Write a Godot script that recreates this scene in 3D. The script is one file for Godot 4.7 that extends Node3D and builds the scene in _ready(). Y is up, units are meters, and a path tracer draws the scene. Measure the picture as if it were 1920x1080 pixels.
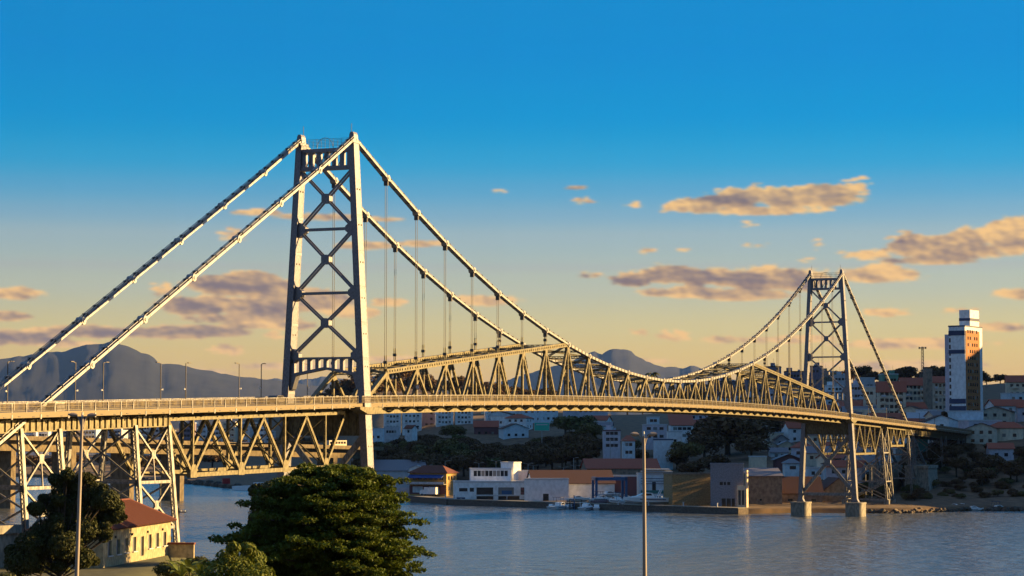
extends Node3D
# A steel eyebar suspension bridge at sunset. World: x runs along the bridge from the near tower (x = 0) to the far tower,
# y is up with the water at 0, z grows towards the side of the bridge that the photograph shows.

const SPAN := 339.5
const PANEL := SPAN / 27.0
const EYE := Vector3(-333.87, 25.40, 170.57)
const FOCAL := 4166.2            # in pixels of a 1920 x 1080 picture
const YAW := 22.279
const PITCH := 3.741

var fwd := Vector3.ZERO
var rgt := Vector3.ZERO
var upv := Vector3.ZERO
var M := {}
var taken := {}
var unit_box: BoxMesh
var unit_cyl: CylinderMesh
var rng := RandomNumberGenerator.new()
var laced_cache := {}

# ---------------------------------------------------------------- photograph pixel -> direction; depth in metres along the view
func at(px: float, py: float, d: float) -> Vector3:
	return EYE + (fwd + rgt * ((px - 960.0) / FOCAL) + upv * ((540.0 - py) / FOCAL)) * d

func gp(px: float, d: float, y := 0.0) -> Vector3:
	var f := Vector3(cos(deg_to_rad(YAW)), 0, -sin(deg_to_rad(YAW)))
	var p := EYE + f * d + rgt * ((px - 960.0) / FOCAL * d)
	p.y = y
	return p

# ---------------------------------------------------------------- mesh builder
class MB:
	var v := PackedVector3Array()
	var n := PackedVector3Array()
	var c := PackedColorArray()
	var tint := Color(1, 1, 1)
	var use_color := false
	func tri(a: Vector3, b: Vector3, d: Vector3) -> void:
		var nn := (d - a).cross(b - a)
		if nn.length_squared() < 1e-14: return
		nn = nn.normalized()
		v.append(a); v.append(b); v.append(d)
		n.append(nn); n.append(nn); n.append(nn)
		if use_color:
			c.append(tint); c.append(tint); c.append(tint)
	func quad(a: Vector3, b: Vector3, d: Vector3, e: Vector3) -> void:  # clockwise seen from the front
		tri(a, b, d); tri(a, d, e)
	func tri_n(a: Vector3, b: Vector3, d: Vector3, na: Vector3, nb: Vector3, nd: Vector3) -> void:
		v.append(a); v.append(b); v.append(d)
		n.append(na); n.append(nb); n.append(nd)
		if use_color:
			c.append(tint); c.append(tint); c.append(tint)
	func quad_n(a, b, d, e, na, nb, nd, ne) -> void:
		tri_n(a, b, d, na, nb, nd); tri_n(a, d, e, na, nd, ne)
	func box_t(t: Transform3D) -> void:  # unit cube under t
		var p := []
		for i in 8:
			p.append(t * Vector3(-0.5 if i & 1 == 0 else 0.5, -0.5 if i & 2 == 0 else 0.5, -0.5 if i & 4 == 0 else 0.5))
		for f in [[0, 2, 3, 1], [5, 7, 6, 4], [4, 6, 2, 0], [1, 3, 7, 5], [2, 6, 7, 3], [4, 0, 1, 5]]:
			var nn: Vector3 = (p[f[0]] + p[f[1]] + p[f[2]] + p[f[3]]) / 4.0 - t.origin
			var q: Vector3 = (p[f[2]] - p[f[0]]).cross(p[f[1]] - p[f[0]])
			if q.dot(nn) >= 0: quad(p[f[0]], p[f[1]], p[f[2]], p[f[3]])
			else: quad(p[f[3]], p[f[2]], p[f[1]], p[f[0]])
	func box(ctr: Vector3, size: Vector3) -> void:
		box_t(Transform3D(Basis.from_scale(size), ctr))
	func beam(a: Vector3, b: Vector3, w: float, h: float, up := Vector3.UP) -> void:
		box_t(MB.beam_t(a, b, w, h, up))
	static func beam_t(a: Vector3, b: Vector3, w: float, h: float, up := Vector3.UP) -> Transform3D:
		var y := b - a
		var l := y.length()
		y /= l
		if absf(y.dot(up)) > 0.99: up = Vector3.BACK if absf(y.dot(Vector3.BACK)) < 0.9 else Vector3.RIGHT
		var x := y.cross(up).normalized()
		var z := x.cross(y)
		return Transform3D(Basis(x * w, y * l, z * h), (a + b) * 0.5)
	func tube(a: Vector3, b: Vector3, r0: float, r1: float, k := 8, caps := true) -> void:
		var y := (b - a).normalized()
		var x := y.cross(Vector3.UP if absf(y.y) < 0.95 else Vector3.RIGHT).normalized()
		var z := x.cross(y)
		for i in k:
			var a0 := TAU * i / k
			var a1 := TAU * (i + 1) / k
			var d0 := x * cos(a0) + z * sin(a0)
			var d1 := x * cos(a1) + z * sin(a1)
			quad_n(a + d1 * r0, b + d1 * r1, b + d0 * r1, a + d0 * r0, d1, d1, d0, d0)
			if caps:
				tri(b, b + d0 * r1, b + d1 * r1)
				tri(a, a + d1 * r0, a + d0 * r0)
	func lathe(base: Vector3, prof: Array, k := 12) -> void:  # prof: [radius, height] from the bottom up
		for j in prof.size() - 1:
			tube(base + Vector3.UP * prof[j][1], base + Vector3.UP * prof[j + 1][1], prof[j][0], prof[j + 1][0], k, false)
	func poly_x(pts: Array, x0: float, x1: float) -> void:  # outline of (z, y) points drawn out along x
		extrude(pts, func(q, s): return Vector3(x1 if s else x0, q[1], q[0]))
	func poly_z(pts: Array, z0: float, z1: float) -> void:  # outline of (x, y) points drawn out along z
		extrude(pts, func(q, s): return Vector3(q[0], q[1], z1 if s else z0))
	func poly_y(pts: Array, y0: float, y1: float) -> void:  # outline of (x, z) points drawn up
		extrude(pts, func(q, s): return Vector3(q[0], y1 if s else y0, q[1]))
	func extrude(pts: Array, f: Callable) -> void:
		var flat := PackedVector2Array()
		for q in pts: flat.append(Vector2(q[0], q[1]))
		var idx := Geometry2D.triangulate_polygon(flat)
		var ctr := Vector3.ZERO
		for q in pts: ctr += f.call(q, false) + f.call(q, true)
		ctr /= 2.0 * pts.size()
		for s in [false, true]:
			var side: Vector3 = f.call(pts[0], s) - f.call(pts[0], not s)
			for i in range(0, idx.size(), 3):
				var a: Vector3 = f.call(pts[idx[i]], s)
				var b: Vector3 = f.call(pts[idx[i + 1]], s)
				var d: Vector3 = f.call(pts[idx[i + 2]], s)
				if (d - a).cross(b - a).dot(side) >= 0: tri(a, b, d)
				else: tri(a, d, b)
		var area := 0.0
		for i in pts.size():
			var p0: Array = pts[i]
			var p1: Array = pts[(i + 1) % pts.size()]
			area += p0[0] * p1[1] - p1[0] * p0[1]
		for i in pts.size():
			var p0: Array = pts[i]
			var p1: Array = pts[(i + 1) % pts.size()]
			var a: Vector3 = f.call(p0, false)
			var b: Vector3 = f.call(p1, false)
			var d: Vector3 = f.call(p1, true)
			var e: Vector3 = f.call(p0, true)
			var o2 := Vector2(p1[1] - p0[1], p0[0] - p1[0]) * signf(area)
			var mid := [(p0[0] + p1[0]) * 0.5, (p0[1] + p1[1]) * 0.5]
			var outw: Vector3 = f.call([mid[0] + o2.x, mid[1] + o2.y], false) - f.call(mid, false)
			if (d - a).cross(b - a).dot(outw) >= 0: quad(a, b, d, e)
			else: quad(e, d, b, a)
	func mesh(mat: Material) -> ArrayMesh:
		var arr := []
		arr.resize(Mesh.ARRAY_MAX)
		arr[Mesh.ARRAY_VERTEX] = v
		arr[Mesh.ARRAY_NORMAL] = n
		if use_color: arr[Mesh.ARRAY_COLOR] = c
		var m := ArrayMesh.new()
		m.add_surface_from_arrays(Mesh.PRIMITIVE_TRIANGLES, arr)
		m.surface_set_material(0, mat)
		return m

# ---------------------------------------------------------------- nodes
func numbered(called: String) -> String:
	if not taken.has(called):
		taken[called] = 0
		return called
	taken[called] += 1
	return "%s_%03d" % [called, taken[called]]

func tag(o: Node3D, label: String, category: String, group := "") -> Node3D:
	o.set_meta("label", label)
	o.set_meta("category", category)
	if group: o.set_meta("group", group)
	return o

func thing(called: String, label: String, category: String, where := Vector3.ZERO, turn := 0.0, group := "") -> Node3D:
	var o := Node3D.new()
	o.name = numbered(called)
	add_child(o)
	o.position = where
	o.rotation.y = turn
	return tag(o, label, category, group)

func sub(parent: Node3D, called: String, where := Vector3.ZERO, turn := 0.0) -> Node3D:  # a part that has parts
	var o := Node3D.new()
	o.name = called
	parent.add_child(o, true)
	o.position = where
	o.rotation.y = turn
	return o

func put(parent: Node3D, called: String, mesh: Mesh, mat: Material = null, t := Transform3D()) -> MeshInstance3D:
	var o := MeshInstance3D.new()
	o.name = called
	o.mesh = mesh
	if mat: o.material_override = mat
	o.transform = t
	parent.add_child(o, true)
	return o

func made(parent: Node3D, called: String, b: MB, mat: Material) -> MeshInstance3D:
	return put(parent, called, b.mesh(mat))

func bar(parent: Node3D, called: String, a: Vector3, b: Vector3, w: float, h: float, mat: Material, up := Vector3.UP) -> MeshInstance3D:
	return put(parent, called, unit_box, mat, MB.beam_t(a, b, w, h, up))

func block(parent: Node3D, called: String, ctr: Vector3, size: Vector3, mat: Material) -> MeshInstance3D:
	return put(parent, called, unit_box, mat, Transform3D(Basis.from_scale(size), ctr))

func rod(parent: Node3D, called: String, a: Vector3, b: Vector3, r: float, mat: Material) -> MeshInstance3D:
	return put(parent, called, unit_cyl, mat, MB.beam_t(a, b, r * 2.0, r * 2.0))

func structure(called: String, b: MB, mat: Material, label := "") -> MeshInstance3D:
	var o := MeshInstance3D.new()
	o.name = called
	o.mesh = b.mesh(mat)
	add_child(o)
	o.set_meta("kind", "structure")
	if label: o.set_meta("label", label)
	return o

# ---------------------------------------------------------------- materials
var tex := {}
func noise_tex(key: String, freq: float, lo: float, hi: float, octaves := 4, size := 512, kind := FastNoiseLite.TYPE_SIMPLEX_SMOOTH, warp := 0.0) -> Texture2D:
	if tex.has(key): return tex[key]
	var f := FastNoiseLite.new()
	f.seed = key.hash() % 1000
	f.noise_type = kind
	f.frequency = freq
	f.fractal_octaves = octaves
	if warp > 0.0:
		f.domain_warp_enabled = true
		f.domain_warp_amplitude = warp
	var im := f.get_seamless_image(size, size)
	im.convert(Image.FORMAT_RGB8)
	for y in size:
		for x in size:
			var g := clampf(lerpf(lo, hi, im.get_pixel(x, y).r), 0, 1)
			im.set_pixel(x, y, Color(g, g, g))
	tex[key] = ImageTexture.create_from_image(im)
	return tex[key]

func lin(r: float, g: float, b: float) -> Color:
	return Color(r, g, b).linear_to_srgb()

func mat(called: String, col: Color, rough := 0.7, grain := "", scale := Vector3(0.2, 0.2, 0.2), metallic := 0.0, spec := 0.5) -> StandardMaterial3D:
	var m := StandardMaterial3D.new()
	m.resource_name = called
	m.albedo_color = col
	m.roughness = rough
	m.metallic = metallic
	m.metallic_specular = spec
	if grain:
		m.albedo_texture = tex[grain]
		m.uv1_triplanar = true
		m.uv1_world_triplanar = true
		m.uv1_scale = scale
	M[called] = m
	return m

func materials() -> void:
	noise_tex("blotch", 0.012, 0.62, 1.12, 5)
	noise_tex("grain", 0.06, 0.72, 1.1, 4)
	noise_tex("stain", 0.02, 0.66, 1.14, 5, 512, FastNoiseLite.TYPE_SIMPLEX_SMOOTH, 30.0)
	noise_tex("wash", 0.02, 0.84, 1.06, 5)
	noise_tex("bark", 0.04, 0.4, 1.2, 5)
	# silver grey steel weathered in vertical streaks; sun gold put into truss and rails
	mat("tower_paint", lin(0.25, 0.25, 0.29), 0.5, "grain", Vector3(0.2, 0.05, 0.2), 0.9)
	mat("chain_paint", lin(0.36, 0.36, 0.37), 0.48, "grain", Vector3(0.3, 0.3, 0.3), 0.5)
	mat("truss_sun_gold", lin(0.19, 0.165, 0.10), 0.52, "blotch", Vector3(0.3, 0.12, 0.3), 0.45)  # same silver steel; the low sun's gold is put into this colour
	mat("rail_sun_gold", lin(0.20, 0.15, 0.08), 0.55, "grain", Vector3(0.4, 0.4, 0.4), 0.15)  # steel of railing and fascia with the sunlight's gold mixed in
	mat("trestle_paint", lin(0.29, 0.28, 0.28), 0.5, "blotch", Vector3(0.3, 0.1, 0.3), 0.6)
	mat("deck_grey", lin(0.20, 0.19, 0.17), 0.9, "grain", Vector3(0.2, 0.2, 0.2))
	mat("dark_steel", lin(0.06, 0.055, 0.055), 0.5)
	mat("cable", lin(0.13, 0.12, 0.11), 0.5, "", Vector3.ONE, 0.2)
	mat("concrete", lin(0.29, 0.265, 0.22), 0.9, "stain", Vector3(0.12, 0.05, 0.12))
	mat("girder_concrete", lin(0.19, 0.145, 0.085), 0.9, "stain", Vector3(0.06, 0.03, 0.06))
	mat("asphalt", lin(0.05, 0.05, 0.05), 0.9, "grain", Vector3(0.2, 0.2, 0.2))
	mat("glass", lin(0.02, 0.024, 0.03), 0.15)

# ---------------------------------------------------------------- sky
func sky_color(el: float) -> Color:  # the evening sky by elevation in degrees
	var t := [[-1.0, 246, 178, 84], [0.0, 246, 182, 88], [1.2, 242, 190, 96], [2.0, 230, 196, 116], [2.7, 216, 198, 138], [3.75, 186, 190, 168], [5.1, 156, 180, 186], [5.65, 126, 171, 194], [6.3, 88, 163, 201], [7.0, 46, 158, 206], [8.2, 0, 146, 207], [9.8, 0, 137, 205], [13.0, 14, 132, 198], [20.0, 52, 132, 190], [35.0, 92, 134, 180], [60.0, 100, 128, 170], [90.0, 100, 124, 164]]
	for i in t.size() - 1:
		if el <= t[i + 1][0]:
			var k := clampf((el - t[i][0]) / (t[i + 1][0] - t[i][0]), 0, 1)
			k = k * k * (3 - 2 * k) * 0.3 + k * 0.7
			return Color(lerpf(t[i][1], t[i + 1][1], k) / 255.0, lerpf(t[i][2], t[i + 1][2], k) / 255.0, lerpf(t[i][3], t[i + 1][3], k) / 255.0)
	return Color(100 / 255.0, 124 / 255.0, 164 / 255.0)

const CLOUDS := [ # px, py, half width, half height, shade (0 lit .. 1 grey), strength
	[1300, 390, 60, 16, 0.55, 1.0], [1385, 376, 75, 24, 0.8, 1.1], [1425, 362, 26, 16, 0.2, 0.9], [1480, 378, 80, 24, 0.75, 1.1], [1560, 372, 65, 26, 0.35, 1.1], [1600, 360, 34, 20, 0.1, 1.0], [1440, 398, 110, 12, 0.15, 0.8], [1255, 393, 18, 8, 0.2, 0.7],
	[1700, 470, 42, 30, 0.7, 1.1], [1760, 476, 70, 28, 0.6, 1.1], [1820, 470, 60, 34, 0.4, 1.0], [1740, 494, 80, 12, 0.75, 0.9], [1880, 460, 60, 40, 0.5, 1.0], [1625, 484, 42, 11, 0.1, 0.8], [1590, 478, 25, 6, 0.1, 0.6],
	[1190, 526, 48, 18, 1.0, 1.1], [1260, 520, 70, 20, 0.95, 1.1], [1340, 524, 90, 22, 0.85, 1.1], [1430, 528, 100, 26, 0.8, 1.15], [1500, 532, 60, 26, 0.7, 1.1], [1290, 550, 80, 14, 0.3, 0.9], [1400, 556, 90, 14, 0.5, 0.9], [1640, 520, 70, 20, 0.25, 1.1], [1690, 524, 34, 14, 0.1, 0.9],
	[430, 540, 80, 22, 0.9, 1.1], [500, 545, 60, 24, 0.75, 1.0], [380, 580, 80, 24, 0.95, 1.15], [470, 585, 80, 24, 0.85, 1.1], [535, 570, 50, 26, 0.6, 1.0], [310, 550, 24, 14, 0.2, 0.9], [440, 600, 110, 14, 0.6, 1.0],
	[590, 566, 80, 26, 0.55, 1.0], [650, 590, 60, 14, 0.3, 0.9], [460, 520, 60, 12, 0.5, 0.9], [500, 612, 100, 12, 0.4, 0.9],
	[180, 628, 120, 14, 0.95, 1.1], [300, 628, 100, 16, 0.9, 1.1], [410, 624, 70, 14, 0.6, 1.0], [60, 640, 90, 18, 0.8, 1.0], [130, 650, 60, 8, 0.2, 0.8],
	[480, 402, 50, 8, 0.35, 0.8], [600, 408, 90, 9, 0.4, 0.8], [700, 412, 60, 7, 0.3, 0.6], [437, 445, 26, 14, 0.2, 0.8], [680, 462, 60, 9, 0.3, 0.8], [790, 458, 50, 8, 0.2, 0.7],
	[1095, 377, 22, 8, 0.3, 0.7], [1190, 384, 18, 7, 0.2, 0.8], [1211, 472, 16, 7, 0.2, 0.7], [1530, 461, 13, 11, 0.2, 0.7], [1262, 634, 34, 13, 0.15, 0.9], [1200, 626, 18, 8, 0.15, 0.8], [1345, 636, 24, 6, 0.6, 0.7], [1655, 591, 46, 10, 0.2, 0.9], [430, 661, 30, 12, 0.3, 0.9], [515, 630, 22, 9, 0.2, 0.8], [900, 566, 70, 12, 0.15, 0.6], [730, 570, 40, 10, 0.2, 0.6], [1790, 588, 40, 6, 0.2, 0.6],
	[1515, 491, 16, 6, 0.15, 0.6], [1405, 424, 14, 8, 0.15, 0.6], [935, 360, 14, 6, 0.4, 0.45], [1080, 352, 30, 5, 0.4, 0.35], [1110, 516, 26, 8, 0.9, 0.5], [1235, 498, 16, 5, 0.9, 0.5], [1280, 470, 14, 5, 0.2, 0.5], [1420, 462, 20, 5, 0.2, 0.5],
	[560, 690, 120, 10, 0.35, 0.6], [760, 676, 120, 8, 0.3, 0.5], [1450, 640, 140, 10, 0.25, 0.5], [1700, 650, 150, 12, 0.3, 0.6], [1680, 690, 160, 12, 0.25, 0.6], [1150, 680, 120, 8, 0.2, 0.4], [300, 700, 140, 10, 0.3, 0.5], [1860, 620, 80, 10, 0.3, 0.5], [1900, 560, 60, 12, 0.3, 0.6], [40, 560, 60, 14, 0.6, 0.7], [20, 600, 50, 10, 0.7, 0.8],
]

# the sky round the sun is brighter and warmer than the sky opposite it; u is the panorama's column
const SUN_U := 0.25 + 56.6 / 360.0
func toned(el: float, u: float) -> Color:
	var c := sky_color(el)
	var off := absf(wrapf(u - SUN_U, -0.5, 0.5)) * 360.0
	var k := 1.0 + 0.10 * (cos(deg_to_rad(off)) - 0.2)
	c = Color(c.r * k, c.g * k, c.b * k)
	# the glow ends past the sides: opposite the sun the low sky is the dusky blue of the earth's shadow
	var dusk := smoothstep(96.0, 150.0, off) * (1.0 - smoothstep(14.0, 40.0, el))
	var low := Color(0.66, 0.62, 0.66).lerp(Color(0.36, 0.54, 0.70), smoothstep(2.0, 14.0, el))
	return c.lerp(low, dusk * 0.9).clamp()

func make_sky() -> PanoramaSkyMaterial:
	var w := 4096
	var h := 4096
	var im := Image.create_empty(w, h, false, Image.FORMAT_RGB8)
	for y in h:
		var el := 90.0 - (y + 0.5) / h * 180.0
		if el > 40.0 or el < -1.0:
			im.fill_rect(Rect2i(0, y, w, 1), sky_color(el))
			continue
		for x in range(0, w, 32):
			im.fill_rect(Rect2i(x, y, 32, 1), toned(el, (x + 16.0) / w))
	# broken cumulus all round the horizon, coarse; then the clouds in view, finer
	var n1 := FastNoiseLite.new()
	n1.seed = 11
	n1.frequency = 0.011
	n1.fractal_octaves = 5
	var n2 := FastNoiseLite.new()
	n2.seed = 23
	n2.frequency = 0.045
	n2.fractal_octaves = 4
	# centre of the picture's azimuth in the panorama: u = 0 looks along -z, growing to the right
	var u0 := (90.0 - YAW) / 360.0
	var cx := int(u0 * w)
	var pxdeg := FOCAL * PI / 180.0
	var x_lo := cx - 172
	var x_hi := cx + 172
	for y in range(int(h * (90.0 - 13.5) / 180.0), int(h * 90.0 / 180.0)):
		var el := 90.0 - (y + 0.5) / h * 180.0
		var py := 812.4 - tan(deg_to_rad(el)) * FOCAL
		var live := []
		for b in CLOUDS:
			if absf(py - b[1]) < b[3] * 1.9 + 4: live.append(b)
		for x in range(x_lo, x_hi):
			var az := (x + 0.5 - u0 * w) / w * 360.0
			var px := 960.0 + az * pxdeg
			var best := 0.0
			var dens := 0.0
			var shade := 0.0
			var rel := 0.0
			var wsum := 0.0
			if live.size():
				var nz := n1.get_noise_2d(px * 0.8, py * 1.7) * 0.8 + n2.get_noise_2d(px, py * 1.5) * 0.42
				var fine := n2.get_noise_2d(px * 0.9 + 300.0, py * 2.2) * 1.15 + n1.get_noise_2d(px * 2.0, py * 3.6) * 0.5
				for b in live:
					var dx: float = (px - b[0]) / b[2]
					if absf(dx) > 1.9: continue
					var dy: float = (py - b[1]) / b[3]
					if dy > 0: dy *= 1.45
					var e: float = 1.0 - (dx * dx + dy * dy)
					var small: float = clampf((60.0 - b[2]) / 40.0, 0.0, 1.0)
					var q: float = (e * lerpf(0.78, 0.5, small) + lerpf(nz * 0.85, fine, small) + lerpf(0.16, 0.02, small)) * b[5]
					var wt := maxf(0.0, e + 0.9)
					wt *= wt
					shade += wt * b[4]
					rel += wt * dy
					wsum += wt
					dens = maxf(dens, q)
				if wsum > 0:
					shade /= wsum
					rel /= wsum
					var a := smoothstep(0.0, 0.2 + 0.28 * smoothstep(-0.5, 0.5, rel), dens) * 0.98
					if a > 0.002:
						# lumps turned to the sun (right and above) are light, the inside and the far side grey
						var lump := n1.get_noise_2d(px * 0.8 - 6.0, py * 1.7 + 9.0) - n1.get_noise_2d(px * 0.8 + 6.0, py * 1.7 - 9.0) + 0.5 * (n2.get_noise_2d(px - 2.5, py * 1.5 + 3.0) - n2.get_noise_2d(px + 2.5, py * 1.5 - 3.0))
						var core := smoothstep(0.10, 0.62, dens)
						var belly := 1.0 - absf(rel - 0.05) * 1.1
						var grey := clampf(shade * (0.06 + 0.56 * core + 0.36 * belly) + lump * 0.6, 0.0, 1.0)
						var sky := toned(el, (x + 0.5) / w)
						var lit := Color(1.0, 0.79, 0.50).lerp(sky, 0.04)
						var drk := Color(0.50, 0.42, 0.43).lerp(sky, 0.08)
						if rel > 0.1: drk = drk.lerp(Color(0.60, 0.46, 0.38), clampf(rel * 0.5, 0, 0.5))
						im.set_pixel(posmod(x, w), y, sky.lerp(lit.lerp(drk, grey), a))
	# elsewhere round the horizon, the same kind of cloud at random
	for y in range(int(h * (90.0 - 12.0) / 180.0), int(h * 89.5 / 180.0), 4):
		var el := 90.0 - (y + 2.0) / h * 180.0
		var band := smoothstep(0.2, 3.0, el) * (1.0 - smoothstep(6.0, 11.0, el))
		for xx in range(0, w, 8):
			var x := posmod(cx + 172 + xx, w)
			if xx > w - 352: continue
			var sky := toned(el, (x + 4.0) / w)
			var q := n1.get_noise_2d(xx * 2.2, el * 62.0) + n2.get_noise_2d(xx * 2.2, el * 62.0) * 0.3 + band * 0.5 - 0.62
			if q > 0:
				im.fill_rect(Rect2i(x, y, 8, 4), sky.lerp(Color(0.80, 0.62, 0.48), smoothstep(0.0, 0.35, q) * 0.85))
	var m := PanoramaSkyMaterial.new()
	m.panorama = ImageTexture.create_from_image(im)
	return m

func camera_and_light() -> void:
	var cam := Camera3D.new()
	cam.name = "camera"
	add_child(cam)
	cam.position = EYE
	cam.rotation = Vector3(deg_to_rad(PITCH), deg_to_rad(YAW - 90.0), 0)
	cam.fov = rad_to_deg(2.0 * atan(540.0 / FOCAL))
	cam.near = 1.0
	cam.far = 90000.0
	cam.current = true
	fwd = -cam.basis.z
	rgt = cam.basis.x
	upv = cam.basis.y
	var env := Environment.new()
	env.background_mode = Environment.BG_SKY
	env.sky = Sky.new()
	env.sky.sky_material = make_sky()
	env.background_energy_multiplier = 0.353
	env.tonemap_mode = Environment.TONE_MAPPER_LINEAR
	env.tonemap_exposure = 3.0
	env.fog_enabled = true
	env.fog_density = 0.000011
	env.fog_light_color = Color(0.46, 0.64, 1.0)
	env.sdfgi_enabled = true
	env.ssao_enabled = true
	env.ssil_enabled = true
	var we := WorldEnvironment.new()
	we.name = "environment"
	we.environment = env
	add_child(we)
	var sun := DirectionalLight3D.new()
	sun.name = "sun"
	add_child(sun)
	var el := deg_to_rad(14.0)
	var to_sun := Vector3(0.55 * cos(el), sin(el), 0.835 * cos(el)).normalized()
	sun.look_at_from_position(Vector3.ZERO, -to_sun, Vector3.UP)
	sun.light_color = Color(1.0, 0.82, 0.52)
	sun.light_energy = 1.6
	sun.light_angular_distance = 0.5
	sun.shadow_enabled = true

# ---------------------------------------------------------------- water, land, mountains
# shore of the mainland and the land's height behind it, by picture column and metres behind the shore
const SHORE := [[-2400, 1500], [-600, 1500], [0, 1330], [340, 1146], [430, 1034], [620, 930], [760, 866], [850, 802], [1000, 772], [1240, 730], [1390, 706], [1500, 716], [1700, 712], [1820, 734], [1960, 730], [2300, 742], [2900, 700], [3600, 560], [5200, 420]]
const BACK := [0, 6, 40, 90, 150, 220, 300, 420, 600, 900, 1400, 2400, 4200]
const LAND := {
	-2400: [1.2, 1.6, 2, 3, 4, 5, 6, 10, 20, 40, 60, 30, 10],
	300: [1.2, 1.6, 2, 3, 4, 5, 6, 8, 12, 22, 30, 20, 10],
	560: [1.2, 1.6, 2, 3, 4, 6, 9, 14, 24, 44, 40, 20, 10],
	700: [1.2, 1.6, 2, 3, 4.5, 12, 22, 32, 46, 66, 50, 20, 10],
	1000: [1.2, 1.6, 2.2, 3.2, 5, 10, 17, 30, 40, 46, 40, 20, 10],
	1180: [1.2, 1.6, 2.2, 3.5, 8, 13, 19, 29, 36, 34, 30, 20, 10],
	1320: [1.2, 1.6, 2.4, 4, 8, 14, 19, 27, 38, 52, 50, 20, 10],
	1480: [1.2, 1.6, 2.6, 5, 9, 15, 20, 30, 44, 58, 56, 20, 10],
	1640: [1.0, 1.6, 3, 6, 14, 27, 36, 44, 52, 62, 60, 20, 10],
	1820: [1.0, 1.6, 4, 12, 24, 31, 37, 44, 52, 60, 60, 20, 10],
	2000: [1.0, 1.6, 5, 16, 28, 34, 42, 52, 60, 64, 60, 20, 10],
	2200: [1.0, 1.6, 18, 38, 52, 72, 100, 132, 142, 120, 80, 20, 10],  # from here on, unseen hill heights set to shade bank and wood
	2500: [1.0, 3.0, 45, 60, 78, 102, 134, 156, 160, 130, 80, 20, 10],
	3000: [1.0, 3.0, 42, 56, 70, 96, 126, 146, 146, 116, 70, 20, 10],
	5200: [1.0, 2.0, 8, 16, 24, 36, 50, 60, 66, 60, 40, 20, 10],
}

func shore_depth(px: float) -> float:
	for i in SHORE.size() - 1:
		if px <= SHORE[i + 1][0]:
			return lerpf(SHORE[i][1], SHORE[i + 1][1], clampf((px - SHORE[i][0]) / float(SHORE[i + 1][0] - SHORE[i][0]), 0, 1))
	return 420.0

func land_y(px: float, d: float) -> float:
	var t := d - shore_depth(px)
	if t < 0: return -2.0
	var cols := LAND.keys()
	var a: int = 0
	for i in cols.size() - 1:
		if px >= cols[i]: a = i
	var kx := clampf((px - cols[a]) / float(cols[a + 1] - cols[a]), 0, 1)
	kx = kx * kx * (3 - 2 * kx)
	for j in BACK.size() - 1:
		if t <= BACK[j + 1]:
			var kt: float = (t - BACK[j]) / float(BACK[j + 1] - BACK[j])
			return lerpf(lerpf(LAND[cols[a]][j], LAND[cols[a]][j + 1], kt), lerpf(LAND[cols[a + 1]][j], LAND[cols[a + 1]][j + 1], kt), kx)
	return 10.0

# the island's bluff under the near approach and the hill the photograph was taken from, by distance ahead of the lens and to its right
func island_y(p: Vector3) -> float:
	var f := Vector2(cos(deg_to_rad(YAW)), -sin(deg_to_rad(YAW)))
	var q := Vector2(p.x - EYE.x, p.z - EYE.z)
	var d := q.dot(f)
	var s := q.dot(Vector2(-f.y, f.x))
	var edge := lerpf(352.0, 205.0, smoothstep(-54.0, -20.0, s))
	edge = lerpf(edge, 150.0, smoothstep(40.0, 130.0, s))
	if d > edge: return -3.0 - (d - edge) * 0.2
	var top := lerpf(21.6, 9.2, smoothstep(6.0, 200.0, d))
	if s > -20.0: top = lerpf(top, lerpf(21.6, 9.0, smoothstep(6.0, 190.0, d)), smoothstep(-20.0, 30.0, s))
	return lerpf(-3.0, top, smoothstep(0.0, 16.0, edge - d))

func fbm(seed_: int, freq: float, oct := 4) -> FastNoiseLite:
	var f := FastNoiseLite.new()
	f.seed = seed_
	f.frequency = freq
	f.fractal_octaves = oct
	return f

func grid(rows: Array, mt: Material, called: String) -> void:  # rows of points, near rows first, each from left to right
	var b := MB.new()
	var ns := []
	for j in rows.size():
		var r := PackedVector3Array()
		for i in rows[j].size():
			var a: Vector3 = rows[j][mini(i + 1, rows[j].size() - 1)] - rows[j][maxi(i - 1, 0)]
			var c: Vector3 = rows[mini(j + 1, rows.size() - 1)][i] - rows[maxi(j - 1, 0)][i]
			var n := a.cross(c).normalized()
			r.append(n if n.y >= 0 else -n)
		ns.append(r)
	for j in rows.size() - 1:
		for i in rows[j].size() - 1:
			b.quad_n(rows[j][i], rows[j + 1][i], rows[j + 1][i + 1], rows[j][i + 1], ns[j][i], ns[j + 1][i], ns[j + 1][i + 1], ns[j][i + 1])
	structure(called, b, mt)

func wave_texture() -> ImageTexture:
	var n := 1024
	var h := PackedFloat32Array()
	h.resize(n * n)
	var k := fbm(5, 0.008, 6)
	k.fractal_gain = 0.55
	k.fractal_lacunarity = 2.1
	var im := k.get_seamless_image(n, n)
	var out := Image.create_empty(n, n, false, Image.FORMAT_RGB8)
	for i in n * n:
		h[i] = im.get_pixel(i % n, i / n).r
	for y in n:
		for x in n:
			var dx := h[y * n + (x + 1) % n] - h[y * n + (x + n - 1) % n]
			var dy := h[((y + 1) % n) * n + x] - h[((y + n - 1) % n) * n + x]
			var v := Vector3(-dx * 5.2, -dy * 5.2, 1.0).normalized()
			out.set_pixel(x, y, Color(v.x * 0.5 + 0.5, v.y * 0.5 + 0.5, v.z * 0.5 + 0.5))
	return ImageTexture.create_from_image(out)

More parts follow.
